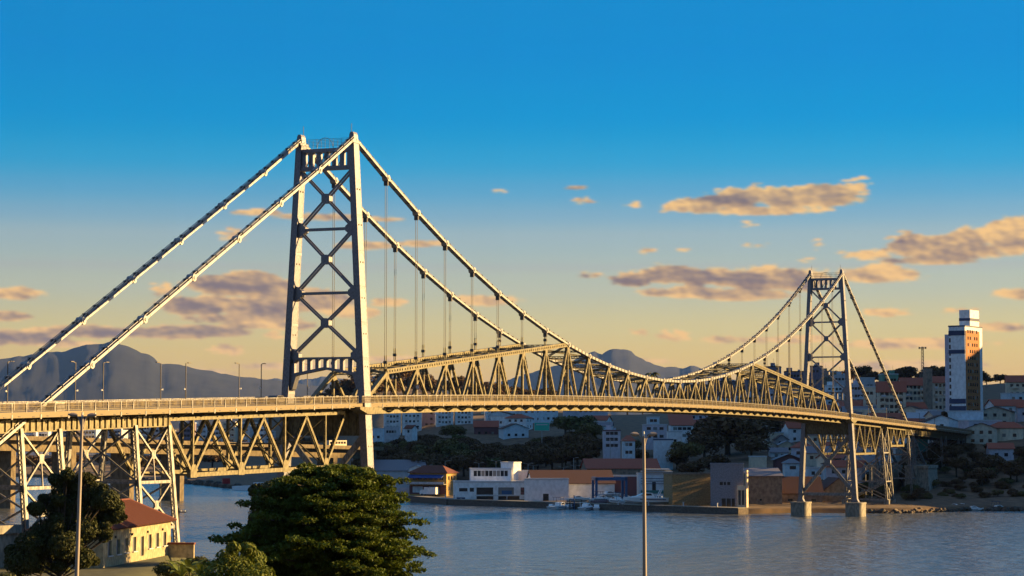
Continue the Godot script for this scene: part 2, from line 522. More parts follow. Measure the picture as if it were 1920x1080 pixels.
func mountain(called: String, d: float, deep: float, prof: Array, mt: Material, seed_: int, rough := 0.05) -> void:
	# a ridge by its outline in the photograph at its real distance; it falls to the plain before and behind
	var nz := fbm(seed_, 0.0011, 5)
	var rows := []
	var n := 220
	var p0: float = prof[0][0]
	var p1: float = prof[prof.size() - 1][0]
	for j in 15:
		var t := (j - 7) / 7.0
		var row := PackedVector3Array()
		for i in n + 1:
			var px := lerpf(p0, p1, float(i) / n)
			var py: float = prof[prof.size() - 1][1]
			for k in prof.size() - 1:
				if px <= prof[k + 1][0]:
					var u: float = (px - prof[k][0]) / (prof[k + 1][0] - prof[k][0])
					py = lerpf(prof[k][1], prof[k + 1][1], u)
					break
			var top := maxf(0.0, at(px, py, d).y)
			var p := gp(px, d + t * deep)
			var fall := pow(1.0 - absf(t), 0.85)
			var h := top * fall
			h += top * nz.get_noise_2d(p.x, p.z) * rough * 4.0 * (1.0 - fall) * fall + top * rough * 0.5 * nz.get_noise_2d(p.x * 6.0, p.z * 6.0)
			p.y = maxf(h - 6.0, -8.0) if absf(t) == 1.0 else h
			row.append(p)
		rows.append(row)
	grid(rows, mt, called)

func setting() -> void:
	var w := mat("water", lin(0.10, 0.11, 0.115), 0.18, "", Vector3.ONE, 0.0, 0.42)
	w.normal_enabled = true
	w.normal_texture = wave_texture()
	w.normal_scale = 1.0
	w.uv1_triplanar = true
	w.uv1_world_triplanar = true
	w.uv1_scale = Vector3(1 / 75.0, 1 / 75.0, 1 / 75.0)
	var b := MB.new()
	b.quad(Vector3(-9000, 0, 9000), Vector3(-9000, 0, -30000), Vector3(42000, 0, -30000), Vector3(42000, 0, 9000))
	structure("water", b, w)
	mat("earth", lin(0.17, 0.105, 0.058), 1.0, "stain", Vector3(0.02, 0.02, 0.02))
	mat("scrub", lin(0.07, 0.072, 0.034), 1.0, "stain", Vector3(0.05, 0.05, 0.05))
	mat("forest_far", lin(0.013, 0.017, 0.021), 1.0, "blotch", Vector3(0.0006, 0.0006, 0.0006))
	# mainland
	var rows := []
	var nz := fbm(3, 0.012, 4)
	var cols := []
	var px := -1200.0
	while px <= 5200.0:
		cols.append(px)
		px += 40.0 if px < 2600.0 else 130.0
	var depths := [-14, 0, 0.6, 6, 20, 40, 65, 90, 120, 150, 185, 220, 260, 300, 350, 400, 460, 520, 600, 700, 800, 900, 1050, 1200, 1400, 1700, 2100, 2600, 3300, 4200]
	for t in depths:
		var row := PackedVector3Array()
		for c in cols:
			var d: float = shore_depth(c) + t
			var p := gp(c, d)
			p.y = -2.5 if t <= 0 else land_y(c, d)
			if t > 30: p.y += nz.get_noise_2d(p.x, p.z) * minf(3.0, t * 0.012)
			row.append(p)
		rows.append(row)
	grid(rows, M.earth, "mainland")
	# island under the near approach and the viewpoint
	rows = []
	for j in 60:
		var row := PackedVector3Array()
		for i in 71:
			var s := -190.0 + 6.0 * i
			var d := -120.0 + 8.4 * j
			var q := EYE + Vector3(cos(deg_to_rad(YAW)), 0, -sin(deg_to_rad(YAW))) * d + rgt * s
			q.y = island_y(q) + nz.get_noise_2d(q.x * 3.0, q.z * 3.0) * 0.25
			row.append(q)
		rows.append(row)
	grid(rows, M.scrub, "island")
	# hill behind the viewpoint, out of view; its height darkens faces turned this way
	rows = []
	for j in 14:
		var row := PackedVector3Array()
		for i in 61:
			var a := deg_to_rad(YAW - lerpf(112.0, 264.0, i / 60.0))
			var dist := 300.0 + j * 85.0
			var q := EYE + Vector3(cos(a), 0, -sin(a)) * dist
			q.y = 4.0 + 285.0 * smoothstep(0.0, 7.0, j) * (1.0 - smoothstep(8.0, 13.0, j)) * smoothstep(0.0, 10.0, i) * (1.0 - smoothstep(50.0, 60.0, i)) * (0.85 + 0.35 * nz.get_noise_2d(q.x * 0.2, q.z * 0.2))
			row.append(q)
		rows.append(row)
	grid(rows, M.scrub, "unseen_island_hill")
	# mountains beyond the bay
	mountain("mountain_range", 19000, 3600, [[-700, 720], [-420, 690], [-200, 676], [-60, 684], [30, 668], [96, 660], [126, 658], [160, 648], [188, 644], [213, 641], [232, 645], [262, 661], [284, 667], [300, 684], [322, 681], [350, 688], [390, 694], [430, 703], [470, 708], [520, 714], [580, 722], [640, 728], [700, 726], [760, 730], [840, 738], [940, 745], [1040, 752]], M.forest_far, 31)
	mountain("table_mountain", 24000, 3800, [[880, 730], [940, 715], [1000, 698], [1050, 684], [1098, 664], [1113, 658], [1127, 664], [1140, 657], [1160, 654], [1182, 656], [1192, 666], [1206, 675], [1222, 681], [1248, 690], [1262, 687], [1278, 691], [1297, 683], [1308, 688], [1330, 700], [1380, 712], [1460, 722], [1560, 728], [1700, 730], [1900, 722], [2100, 716], [2400, 730]], M.forest_far, 47)
	mountain("far_ridge", 30000, 4000, [[380, 740], [470, 716], [520, 710], [560, 713], [610, 706], [660, 712], [720, 704], [800, 712], [900, 716], [1000, 720]], M.forest_far, 53)

# ---------------------------------------------------------------- the suspension bridge
const ZT := 5.05                 # planes of the chains and trusses
const ZR := 7.5                  # railing
const LEFT_END := -150.0
const RIGHT_END := 566.0

func rail_top(x: float) -> float:
	if x < 0.0: return 31.62 + 0.0245 * x
	if x > SPAN: return 31.45 - 0.0236 * (x - SPAN)
	var u := (x - SPAN / 2) / (SPAN / 2)
	return 31.62 + 1.95 * (1.0 - u * u) - 0.17 * x / SPAN

func chain_y(x: float) -> float:
	return 37.75 + 0.001287 * (x - SPAN / 2) * (x - SPAN / 2)

func top_chord_y(i: int) -> float:
	if i >= 8 and i <= 19: return chain_y(i * PANEL)
	var k := i if i < 8 else 27 - i
	return lerpf(36.0, chain_y(8 * PANEL), (k - 1) / 7.0)

func leg_z(y: float) -> float:
	return 8.6 - (y - 4.5) * 0.0525

# a laced strut: two plates and zigzag bars between them on both sides; cached by length
func laced_mesh(length: float, wide: float, deep: float, m: Material, pitch: float) -> Mesh:
	var key := "%d %d %d %s" % [int(length * 20), int(wide * 100), int(deep * 100), m.resource_name]
	if laced_cache.has(key): return laced_cache[key]
	var b := MB.new()
	var l := length / 2
	for s in [-1, 1]:
		b.box(Vector3(0, 0, s * (deep / 2 - 0.035)), Vector3(wide, length, 0.07))
		for e in [-1, 1]:
			b.box(Vector3(e * (wide / 2 - 0.025), 0, s * (deep / 2 - 0.11)), Vector3(0.05, length, 0.08))
	var k := maxi(2, int(length / pitch))
	for e in [-1, 1]:
		for i in k:
			var y0 := -l + length * i / k
			var y1 := -l + length * (i + 1) / k
			var s := 1 if i % 2 == 0 else -1
			b.beam(Vector3(e * (wide / 2 - 0.04), y0, -s * (deep / 2 - 0.1)), Vector3(e * (wide / 2 - 0.04), y1, s * (deep / 2 - 0.1)), 0.07, 0.04, Vector3.RIGHT)
	laced_cache[key] = b.mesh(m)
	return laced_cache[key]

func laced(parent: Node3D, called: String, a: Vector3, b: Vector3, wide: float, deep: float, m: Material, pitch := 0.55, up := Vector3.BACK) -> MeshInstance3D:
	var l := a.distance_to(b)
	var t := MB.beam_t(a, b, 1, 1, up)
	t.basis.y = t.basis.y.normalized()
	return put(parent, called, laced_mesh(l, wide, deep, m, pitch), null, t)

func tower(br: Node3D, x0: float) -> void:
	var t := sub(br, "tower")
	var tp: Material = M.tower_paint
	for s in [-1, 1]:
		# leg: a tapered box, widest lengthwise near the deck, in plated lengths
		var b := MB.new()
		var ys := [4.6, 7.5, 14.0, 20.0, 26.0, 32.5, 38.0, 44.0, 50.0, 56.0, 62.0, 68.0, 74.4]
		for j in ys.size() - 1:
			var y0: float = ys[j]
			var y1: float = ys[j + 1] - 0.03
			var q := []
			for y in [y0, y1]:
				var hz := lerpf(0.66, 0.52, (y - 4.6) / 70.0)
				var hx := lerpf(1.18, 0.95, absf(y - 32.0) / 42.0)
				if y < 7.0: hx = 0.7
				var zc: float = s * leg_z(y)
				q.append([Vector3(x0 - hx, y, zc - hz), Vector3(x0 + hx, y, zc - hz), Vector3(x0 + hx, y, zc + hz), Vector3(x0 - hx, y, zc + hz)])
			for e in 4:
				var f := (e + 1) % 4
				b.quad(q[0][e], q[1][e], q[1][f], q[0][f])
			b.quad(q[1][3], q[1][2], q[1][1], q[1][0])
			# riveted corner angles standing proud of the plates and a splice at each length
			for c in [[-1, -1], [1, -1], [1, 1], [-1, 1]]:
				var i0: int = {"-1-1": 0, "1-1": 1, "11": 2, "-11": 3}["%d%d" % [c[0], c[1]]]
				b.beam(q[0][i0] - Vector3(c[0] * 0.07, 0, c[1] * 0.07), q[1][i0] - Vector3(c[0] * 0.07, 0, c[1] * 0.07), 0.18, 0.18, Vector3.RIGHT)
			b.box((q[1][0] + q[1][2]) / 2 - Vector3(0, 0.25, 0), Vector3(absf(q[1][1].x - q[1][0].x) + 0.06, 0.5, absf(q[1][2].z - q[1][1].z) + 0.06))
		made(t, "leg", b, tp)
		# manholes in pairs down the lit side
		for y in [66.3, 60.3, 54.0, 48.0, 42.0, 36.5, 23.2]:
			for dx in [-0.45, 0.45]:
				block(t, "manhole", Vector3(x0 + dx, y, s * leg_z(y) + 0.60), Vector3(0.22, 0.26, 0.1), M.dark_steel)
		# hinged foot, saddle and its beacon
		var f := MB.new()
		f.poly_x([[-1.5, 3.9], [1.5, 3.9], [1.1, 4.4], [0.62, 5.4], [0.55, 7.2], [-0.55, 7.2], [-0.62, 5.4], [-1.1, 4.4]], x0 - 0.9, x0 + 0.9)
		var foot := made(t, "foot", f, tp)
		foot.position.z = s * leg_z(5.0)
		var sd := MB.new()
		sd.poly_x([[-0.55, 74.2], [0.55, 74.2], [0.42, 75.6], [0.25, 76.0], [-0.25, 76.0], [-0.42, 75.6]], x0 - 0.75, x0 + 0.75)
		sd.box(Vector3(x0, 74.3, 0), Vector3(3.0, 0.35, 1.3))
		var so := made(t, "saddle", sd, tp)
		so.position.z = s * leg_z(74.2)
		rod(t, "beacon", Vector3(x0, 76.0, s * leg_z(74.2) * 0.92), Vector3(x0, 77.5, s * leg_z(74.2) * 0.92), 0.05, M.dark_steel)
	# upper portal: two flanges and posts with open windows
	var up := t
	var z1 := leg_z(72.0) - 0.4
	for y in [73.1, 70.1]:
		bar(up, "portal_flange", Vector3(x0, y, -z1), Vector3(x0, y, z1), 1.6, 0.62, tp)
	for i in 7:
		var z := lerpf(-z1 + 0.25, z1 - 0.25, i / 6.0)
		bar(up, "portal_post", Vector3(x0, 70.3, z), Vector3(x0, 72.9, z), 1.3, 0.5 if i % 6 else 0.7, tp, Vector3.BACK)
	for i in 3:
		var z := -z1 + 1.2 + i * 2.5
		for dx in [-0.9, 0.9]:
			bar(up, "lattice", Vector3(x0 + dx, 70.4, z), Vector3(x0 + dx, 72.8, z + 1.2), 0.14, 0.1, tp, Vector3.RIGHT)
	# catwalk railing above it
	for dx in [-0.8, 0.8]:
		for y in [74.0, 74.5, 75.0]:
			rod(t, "catwalk_rail", Vector3(x0 + dx, y, -z1), Vector3(x0 + dx, y, z1), 0.03, M.cable)
		for i in 7:
			var z := lerpf(-z1, z1, i / 6.0)
			rod(t, "catwalk_post", Vector3(x0 + dx, 73.4, z), Vector3(x0 + dx, 75.0, z), 0.03, M.cable)
	var hoop := MB.new()
	for i in 10:
		var a0 := PI * i / 10
		var a1 := PI * (i + 1) / 10
		hoop.tube(Vector3(x0 - 0.8, 73.5 + sin(a0) * 1.7, cos(a0) * 1.5), Vector3(x0 - 0.8, 73.5 + sin(a1) * 1.7, cos(a1) * 1.5), 0.05, 0.05, 5)
	made(t, "cable_wheel_hoop", hoop, M.trestle_paint)
	# sway frames: three crosses between two struts
	var lev := [69.6, 59.75, 48.95, 38.4]
	for j in 3:
		var y1: float = lev[j]
		var y0: float = lev[j + 1]
		var fr := t
		var w1 := leg_z(y1) - 0.5
		var w0 := leg_z(y0) - 0.5
		for dx in [-0.5, 0.5]:
			bar(fr, "brace", Vector3(x0 + dx, y0, -w0), Vector3(x0 + dx, y1, w1), 0.34, 0.16, tp, Vector3.RIGHT)
			bar(fr, "brace", Vector3(x0 + dx, y0, w0), Vector3(x0 + dx, y1, -w1), 0.34, 0.16, tp, Vector3.RIGHT)
		var yc := (y0 * w1 + y1 * w0) / (w0 + w1)
		var g := MB.new()
		g.poly_x([[-0.75, yc - 0.4], [-0.4, yc - 0.8], [0.4, yc - 0.8], [0.75, yc - 0.4], [0.75, yc + 0.4], [0.4, yc + 0.8], [-0.4, yc + 0.8], [-0.75, yc + 0.4]], x0 - 0.62, x0 + 0.62)
		made(fr, "gusset", g, tp)
		for s in [-1, 1]:
			var k := MB.new()
			var z: float = s * (leg_z(y0) - 0.45)
			k.poly_x([[z, y0 - 1.3], [z - s * 0.5, y0 - 1.2], [z - s * 1.5, y0 - 0.4], [z - s * 1.5, y0 + 0.4], [z - s * 0.5, y0 + 1.2], [z, y0 + 1.3]], x0 - 0.6, x0 + 0.6)
			made(fr, "gusset", k, tp)
		if j < 2:
			for dx in [-0.45, 0.45]:
				bar(fr, "strut", Vector3(x0 + dx, y0, -w0), Vector3(x0 + dx, y0, w0), 0.16, 0.42, tp)
	# lower portal: arched beam with open windows
	var lp := t
	var zp := leg_z(38.0) - 0.5
	bar(lp, "portal_flange", Vector3(x0, 38.0, -zp), Vector3(x0, 38.0, zp), 1.5, 0.32, tp)
	for s in [-1, 1]:
		bar(lp, "portal_flange", Vector3(x0, 35.2, s * zp), Vector3(x0, 36.3, 0), 1.5, 0.42, tp)
		var k := MB.new()
		k.poly_x([[s * zp, 35.6], [s * (zp - 1.2), 35.5], [s * (zp - 0.8), 34.3], [s * (zp - 0.35), 32.8], [s * zp, 32.6]], x0 - 0.7, x0 + 0.7)
		made(lp, "knee", k, tp)
	for i in 9:
		var z := lerpf(-zp + 0.2, zp - 0.2, i / 8.0)
		var yb := 35.2 + 1.1 * (1.0 - absf(z) / zp)
		bar(lp, "portal_post", Vector3(x0, yb, z), Vector3(x0, 38.0, z), 1.2, 0.42, tp, Vector3.BACK)
	# cross girder under the deck and the cross below it
	var cg := t
	block(cg, "girder_web", Vector3(x0, 26.9, 0), Vector3(1.1, 3.6, 2 * leg_z(27.0) - 1.1), M.truss_sun_gold)
	for i in 9:
		for dx in [-0.6, 0.6]:
			block(cg, "girder_stiffener", Vector3(x0 + dx, 26.9, -6.0 + 1.5 * i), Vector3(0.14, 3.3, 0.16), M.truss_sun_gold)
	for y in [25.05, 28.75]:
		block(cg, "girder_flange", Vector3(x0, y, 0), Vector3(1.7, 0.14, 2 * leg_z(27.0) - 1.0), M.truss_sun_gold)
	var lb := t
	for s in [-1, 1]:
		laced(lb, "brace", Vector3(x0, 7.2, s * (leg_z(7.0) - 0.4)), Vector3(x0, 24.9, -s * (leg_z(25.0) - 0.5)), 1.0, 0.5, M.trestle_paint, 0.8, Vector3.RIGHT)
	block(lb, "gusset", Vector3(x0, 16.4, 0), Vector3(1.1, 1.9, 1.9), tp)
	laced(lb, "strut", Vector3(x0, 6.7, -leg_z(6.7) + 0.5), Vector3(x0, 6.7, leg_z(6.7) - 0.5), 0.9, 0.6, M.trestle_paint, 0.8, Vector3.RIGHT)
	# bearing shelf where the deck meets each leg
	for s in [-1, 1]:
		var sh := MB.new()
		sh.poly_z([[x0 - 4.2, 29.75], [x0 + 4.2, 29.75], [x0 + 4.2, 29.35], [x0 + 1.3, 28.6], [x0 - 1.3, 28.6], [x0 - 4.2, 29.35]], s * 7.5 - 1.0, s * 7.5 + 1.0)
		made(t, "bearing_shelf", sh, M.truss_sun_gold)
	# concrete pier under each foot, with rounded corners
	for s in [-1, 1]:
		var pb := MB.new()
		var pts := []
		for k in 24:
			var a := TAU * k / 24
			var cxx := signf(cos(a)) * pow(absf(cos(a)), 0.45)
			var szz := signf(sin(a)) * pow(absf(sin(a)), 0.45)
			pts.append([x0 + 3.6 * cxx, 2.75 * szz])
		pb.poly_y(pts, -3.0, 4.0)
		var top := []
		for q in pts: top.append([x0 + (q[0] - x0) * 1.05, q[1] * 1.05])
		pb.poly_y(top, 3.75, 4.25)
		var po := made(t, "pier", pb, M.concrete)
		po.position.z = s * 8.6

func link(parent: Node3D, a: Vector3, b: Vector3, tower_side := true) -> void:
	# one length of the chain: four flat bars, two carried above them, and clips
	var cp: Material = M.chain_paint
	var o := parent
	var d := (b - a).normalized()
	var lift := Vector3(-d.y, d.x, 0) * (1.0 if d.x > 0 else -1.0)
	for i in 4:
		var z := Vector3(0, 0, -0.42 + 0.28 * i)
		put(o, "eyebar", unit_box, cp, MB.beam_t(a + z, b + z, 0.1, 0.4, lift))
	for s in [-1, 1]:
		var z := Vector3(0, 0, 0.3 * s) + lift * 0.44
		put(o, "hand_rope", unit_cyl, cp, MB.beam_t(a + z, b + z, 0.13, 0.13))
	var k := int(a.distance_to(b) / 2.5)
	for i in k:
		var p := a.lerp(b, (i + 0.5) / k) + lift * 0.18
		put(o, "clip", unit_box, M.dark_steel, MB.beam_t(p - lift * 0.42, p + lift * 0.34, 0.09, 0.96, Vector3.BACK))

func joint(parent: Node3D, p: Vector3) -> void:
	var b := MB.new()
	b.tube(p + Vector3(0, 0, -0.56), p + Vector3(0, 0, 0.56), 0.55, 0.55, 14)
	b.tube(p + Vector3(0, 0, -0.68), p + Vector3(0, 0, 0.68), 0.26, 0.26, 10)
	made(parent, "pin", b, M.chain_paint)

func chain(br: Node3D, s: float) -> void:
	var c := sub(br, "eyebar_chain")
	var z := s * ZT
	var pts := []
	for i in 28:
		pts.append(Vector3(i * PANEL, chain_y(i * PANEL) - (0.1 if i % 27 == 0 else 0.0), z))
	for i in 27:
		if i < 8 or i >= 19: link(c, pts[i], pts[i + 1])
		else:
			var o := c
			for k in 4:
				var q := Vector3(0, 0, -0.42 + 0.28 * k)
				put(o, "eyebar", unit_box, M.chain_paint, MB.beam_t(pts[i] + q, pts[i + 1] + q, 0.1, 0.55, Vector3.UP))
			for k in 6:
				var p: Vector3 = pts[i].lerp(pts[i + 1], (k + 0.5) / 6.0)
				put(o, "clip", unit_box, M.dark_steel, MB.beam_t(p, p + (pts[i + 1] - pts[i]).normalized() * 0.55, 1.02, 0.62))
		if i > 0: joint(c, pts[i])
	# backstays run from the saddles to the anchorages
	for e in [0, 1]:
		var x0 := 0.0 if e == 0 else SPAN
		var dir := -1.0 if e == 0 else 1.0
		var prev := Vector3(x0 + dir * 0.6, 74.8, z)
		for i in range(1, 10):
			var xx := 13.25 * i
			var y := 74.8 - 0.506 * xx - 0.0000 * xx
			if y < 11.0: break
			var p := Vector3(x0 + dir * xx, y, z)
			link(c, prev, p)
			joint(c, p)
			prev = p

func hanger(br: Node3D, i: int, s: float) -> void:
	var x := i * PANEL
	var y1 := chain_y(x)
	var y0 := top_chord_y(i) + 0.4
	var h := sub(br, "hanger")
	for dz in [-0.16, 0.16]:
		rod(h, "cable", Vector3(x, y0, s * ZT + dz), Vector3(x, y1 - 0.6, s * ZT + dz), 0.05, M.cable)
		rod(h, "socket", Vector3(x, y0, s * ZT + dz), Vector3(x, minf(y0 + 2.4, y1 - 0.7), s * ZT + dz), 0.1, M.truss_sun_gold)
	block(h, "clamp", Vector3(x, y1 - 0.85, s * ZT), Vector3(0.4, 0.9, 0.75), M.dark_steel)
	block(h, "spreader", Vector3(x, minf(y0 + 1.2, y1 - 0.6), s * ZT), Vector3(0.36, 0.5, 0.7), M.dark_steel)

func chord(parent: Node3D, a: Vector3, b: Vector3, m: Material) -> void:
	# riveted box chord with rows of oval hand holes in its side plates: strips, and battens between the holes
	var o := MB.new()
	var l := a.distance_to(b)
	var h := l / 2
	for s in [-1, 1]:
		o.box(Vector3(s * 0.28, 0, 0.30), Vector3(0.09, l, 0.24))
		o.box(Vector3(s * 0.28, 0, -0.30), Vector3(0.09, l, 0.24))
		var k := int(l / 1.05)
		for i in k:
			var y := -h + l * (i + 0.5) / k
			o.box(Vector3(s * 0.28, y, 0), Vector3(0.09, l / k - (0.42 if i % 2 else 0.34), 0.36))
	o.box(Vector3(0, 0, 0.43), Vector3(0.66, l, 0.05))
	o.box(Vector3(0, 0, -0.40), Vector3(0.50, l, 0.04))
	var t := MB.beam_t(a, b, 1, 1)
	t.basis.y = t.basis.y.normalized()
	put(parent, "top_chord", o.mesh(m), null, t)

func stiffening_truss(br: Node3D, s: float) -> void:
	var t := sub(br, "stiffening_truss")
	var z := s * ZT
	var m: Material = M.truss_sun_gold
	for i in range(1, 27):
		var x := i * PANEL
		var top := Vector3(x, top_chord_y(i) - 0.25, z)
		for e in [-1, 1]:
			var xb: float = x + e * PANEL * 0.5
			if i == 1 and e == -1: xb = 1.6
			if i == 26 and e == 1: xb = SPAN - 1.6
			var foot := Vector3(xb, rail_top(xb) - 2.3, z)
			if (i == 1 and e == -1) or (i == 26 and e == 1):
				var ep := MB.new()
				ep.box(Vector3.ZERO, Vector3(0.62, foot.distance_to(top), 0.7))
				for q in [-0.31, 0.31]:
					ep.box(Vector3(q, 0, 0), Vector3(0.06, foot.distance_to(top), 0.8))
				var tt := MB.beam_t(foot, top, 1, 1, Vector3.BACK)
				tt.basis.y = tt.basis.y.normalized()
				put(t, "end_post", ep.mesh(m), null, tt)
			else:
				laced(t, "diagonal", foot, top, 0.42, 0.5, m)
		laced(t, "vertical", Vector3(x, rail_top(x) - 2.3, z), top, 0.34, 0.46, m)
		var g := MB.new()
		g.poly_z([[x - 0.75, top.y + 0.1], [x + 0.75, top.y + 0.1], [x + 0.55, top.y - 0.9], [x + 0.2, top.y - 1.5], [x - 0.2, top.y - 1.5], [x - 0.55, top.y - 0.9]], z - 0.31, z + 0.31)
		made(t, "gusset", g, m)
		if i < 26 and (i < 8 or i >= 19):
			chord(t, Vector3(x, top_chord_y(i), z), Vector3(x + PANEL, top_chord_y(i + 1), z), m)
	for i in 27:
		var x0 := i * PANEL
		bar(t, "bottom_chord", Vector3(x0, rail_top(x0) - 2.3, z), Vector3(x0 + PANEL, rail_top(x0 + PANEL) - 2.3, z), 0.5, 0.55, m)

func top_laterals(br: Node3D) -> void:
	var t := sub(br, "top_bracing")
	var m: Material = M.truss_sun_gold
	for i in range(1, 27):
		var x := i * PANEL
		var y := top_chord_y(i) - 0.2
		laced(t, "strut", Vector3(x, y, -ZT + 0.35), Vector3(x, y, ZT - 0.35), 0.5, 0.6, m, 0.6, Vector3.UP)
		if i < 26:
			var y2 := top_chord_y(i + 1) - 0.2
			var mid := Vector3(x + PANEL / 2, (y + y2) / 2, 0)
			for s in [-1, 1]:
				for q in [Vector3(x, y, s * (ZT - 0.35)), Vector3(x + PANEL, y2, s * (ZT - 0.35))]:
					laced(t, "lateral", q, mid, 0.34, 0.4, m, 0.7, Vector3.UP)
			block(t, "gusset", mid, Vector3(1.1, 0.5, 1.1), m)
			if top_chord_y(i) > 39.0:
				laced(t, "strut", mid + Vector3(0, 0, -ZT + 0.3), mid + Vector3(0, 0, ZT - 0.3), 0.4, 0.4, m, 0.7, Vector3.UP)

func panel_mesh(length: float) -> Mesh:
	var b := MB.new()
	var k := 16
	for i in k:
		var x := -length / 2 + length * (i + 0.5) / k
		b.box(Vector3(x, 0.56, 0), Vector3(0.045, 0.86, 0.035))
	for y in [0.12, 0.66, 0.99]:
		b.box(Vector3(0, y, 0), Vector3(length, 0.045, 0.05))
	return b.mesh(M.rail_sun_gold)

func railings(br: Node3D) -> void:
	var step := PANEL / 4.0
	var pm := panel_mesh(step)
	var ranges := [[LEFT_END, 0.0], [0.0, SPAN], [SPAN, RIGHT_END]]
	for s in [-1, 1]:
		for r in ranges:
			var o := sub(br, "railing")
			var z: float = s * ZR
			var k := int(ceil((r[1] - r[0]) / step - 0.01))
			for i in k:
				var x0: float = r[0] + i * step
				if r[0] < -1.0: x0 = r[1] - (i + 1) * step
				var x1 := x0 + step
				var a := Vector3(x0, rail_top(x0) - 1.15, z)
				var b := Vector3(x1, rail_top(x1) - 1.15, z)
				var near_leg := absf(a.x) < 1.3 or absf(b.x) < 1.3 or absf(a.x - SPAN) < 1.3 or absf(b.x - SPAN) < 1.3
				var t := Transform3D(Basis(Vector3(1, (b.y - a.y) / step, 0), Vector3.UP, Vector3.BACK), (a + b) / 2 + (Vector3(0, 0, s * 0.75) if near_leg else Vector3.ZERO))
				put(o, "panel", pm, null, t)
				block(o, "post", a + Vector3(0, 0.52, 0), Vector3(0.16, 1.3, 0.16), M.trestle_paint)
				bar(o, "handrail", a + Vector3(0, 1.13, 0) + (t.origin - (a + b) / 2), b + Vector3(0, 1.13, 0) + (t.origin - (a + b) / 2), 0.16, 0.09, M.trestle_paint)

func deck(br: Node3D) -> void:
	var decks := [sub(br, "deck"), sub(br, "deck"), sub(br, "deck")]
	var step := PANEL / 2.0
	var k0 := int(LEFT_END / step) - 1
	var k1 := int(RIGHT_END / step)
	for i in range(k0, k1):
		var x0 := i * step
		var x1 := x0 + step
		var ya := rail_top(x0) - 1.15
		var yb := rail_top(x1) - 1.15
		var on_span := x0 >= -0.1 and x1 <= SPAN + 0.1
		var d: Node3D = decks[1] if on_span else decks[0] if x0 < 0.0 else decks[2]
		bar(d, "roadway", Vector3(x0, ya - 0.25, 0), Vector3(x1, yb - 0.25, 0), 10.0, 0.3, M.asphalt)
		for s in [-1, 1]:
			bar(d, "walkway", Vector3(x0, ya - 0.1, s * 6.35), Vector3(x1, yb - 0.1, s * 6.35), 2.35, 0.2, M.deck_grey)
			bar(d, "fascia", Vector3(x0 + 0.02, ya - 0.40, s * ZR), Vector3(x1 - 0.02, yb - 0.40, s * ZR), 0.12, 0.72, M.rail_sun_gold)
			for q in 2:
				block(d, "scupper", Vector3(x0 + step * (q + 0.5) / 2, (ya + yb) / 2 - 0.6, s * (ZR + 0.05)), Vector3(0.5, 0.1, 0.12), M.dark_steel)
			# bracket: tapered arm out to the walkway's edge with a bright end
			var b := MB.new()
			b.poly_x([[s * 4.6, ya - 0.22], [s * 7.4, ya - 0.22], [s * 7.4, ya - 0.7], [s * 6.4, ya - 1.0], [s * 4.6, ya - 1.8]], x0 - 0.09, x0 + 0.09)
			made(d, "bracket", b, M.truss_sun_gold)
			block(d, "bracket_end", Vector3(x0, ya - 0.62, s * (ZR + 0.04)), Vector3(0.3, 0.62, 0.16), M.trestle_paint)
			if on_span:
				bar(d, "edge_beam", Vector3(x0, ya - 1.86, s * 5.6), Vector3(x1, yb - 1.86, s * 5.6), 0.3, 0.14, M.truss_sun_gold)
				var h := MB.new()
				h.poly_z([[x0 + 0.4, ya - 1.80], [x1 - 0.4, yb - 1.80], [x1 - 0.9, yb - 1.68], [(x0 + x1) / 2 + 0.6, (ya + yb) / 2 - 1.26], [(x0 + x1) / 2 - 0.6, (ya + yb) / 2 - 1.26], [x0 + 0.9, ya - 1.68]], s * 5.6 - 0.12, s * 5.6 + 0.12)
				made(d, "triangle_plate", h, M.truss_sun_gold)  # low triangular plate between two brackets
		block(d, "floor_beam", Vector3(x0, ya - 1.1, 0), Vector3(0.4, 1.5, 9.4), M.truss_sun_gold)
		for q in [-3.0, -1.0, 1.0, 3.0]:
			bar(d, "stringer", Vector3(x0, ya - 0.75, q), Vector3(x1, yb - 0.75, q), 0.25, 0.7, M.truss_sun_gold)

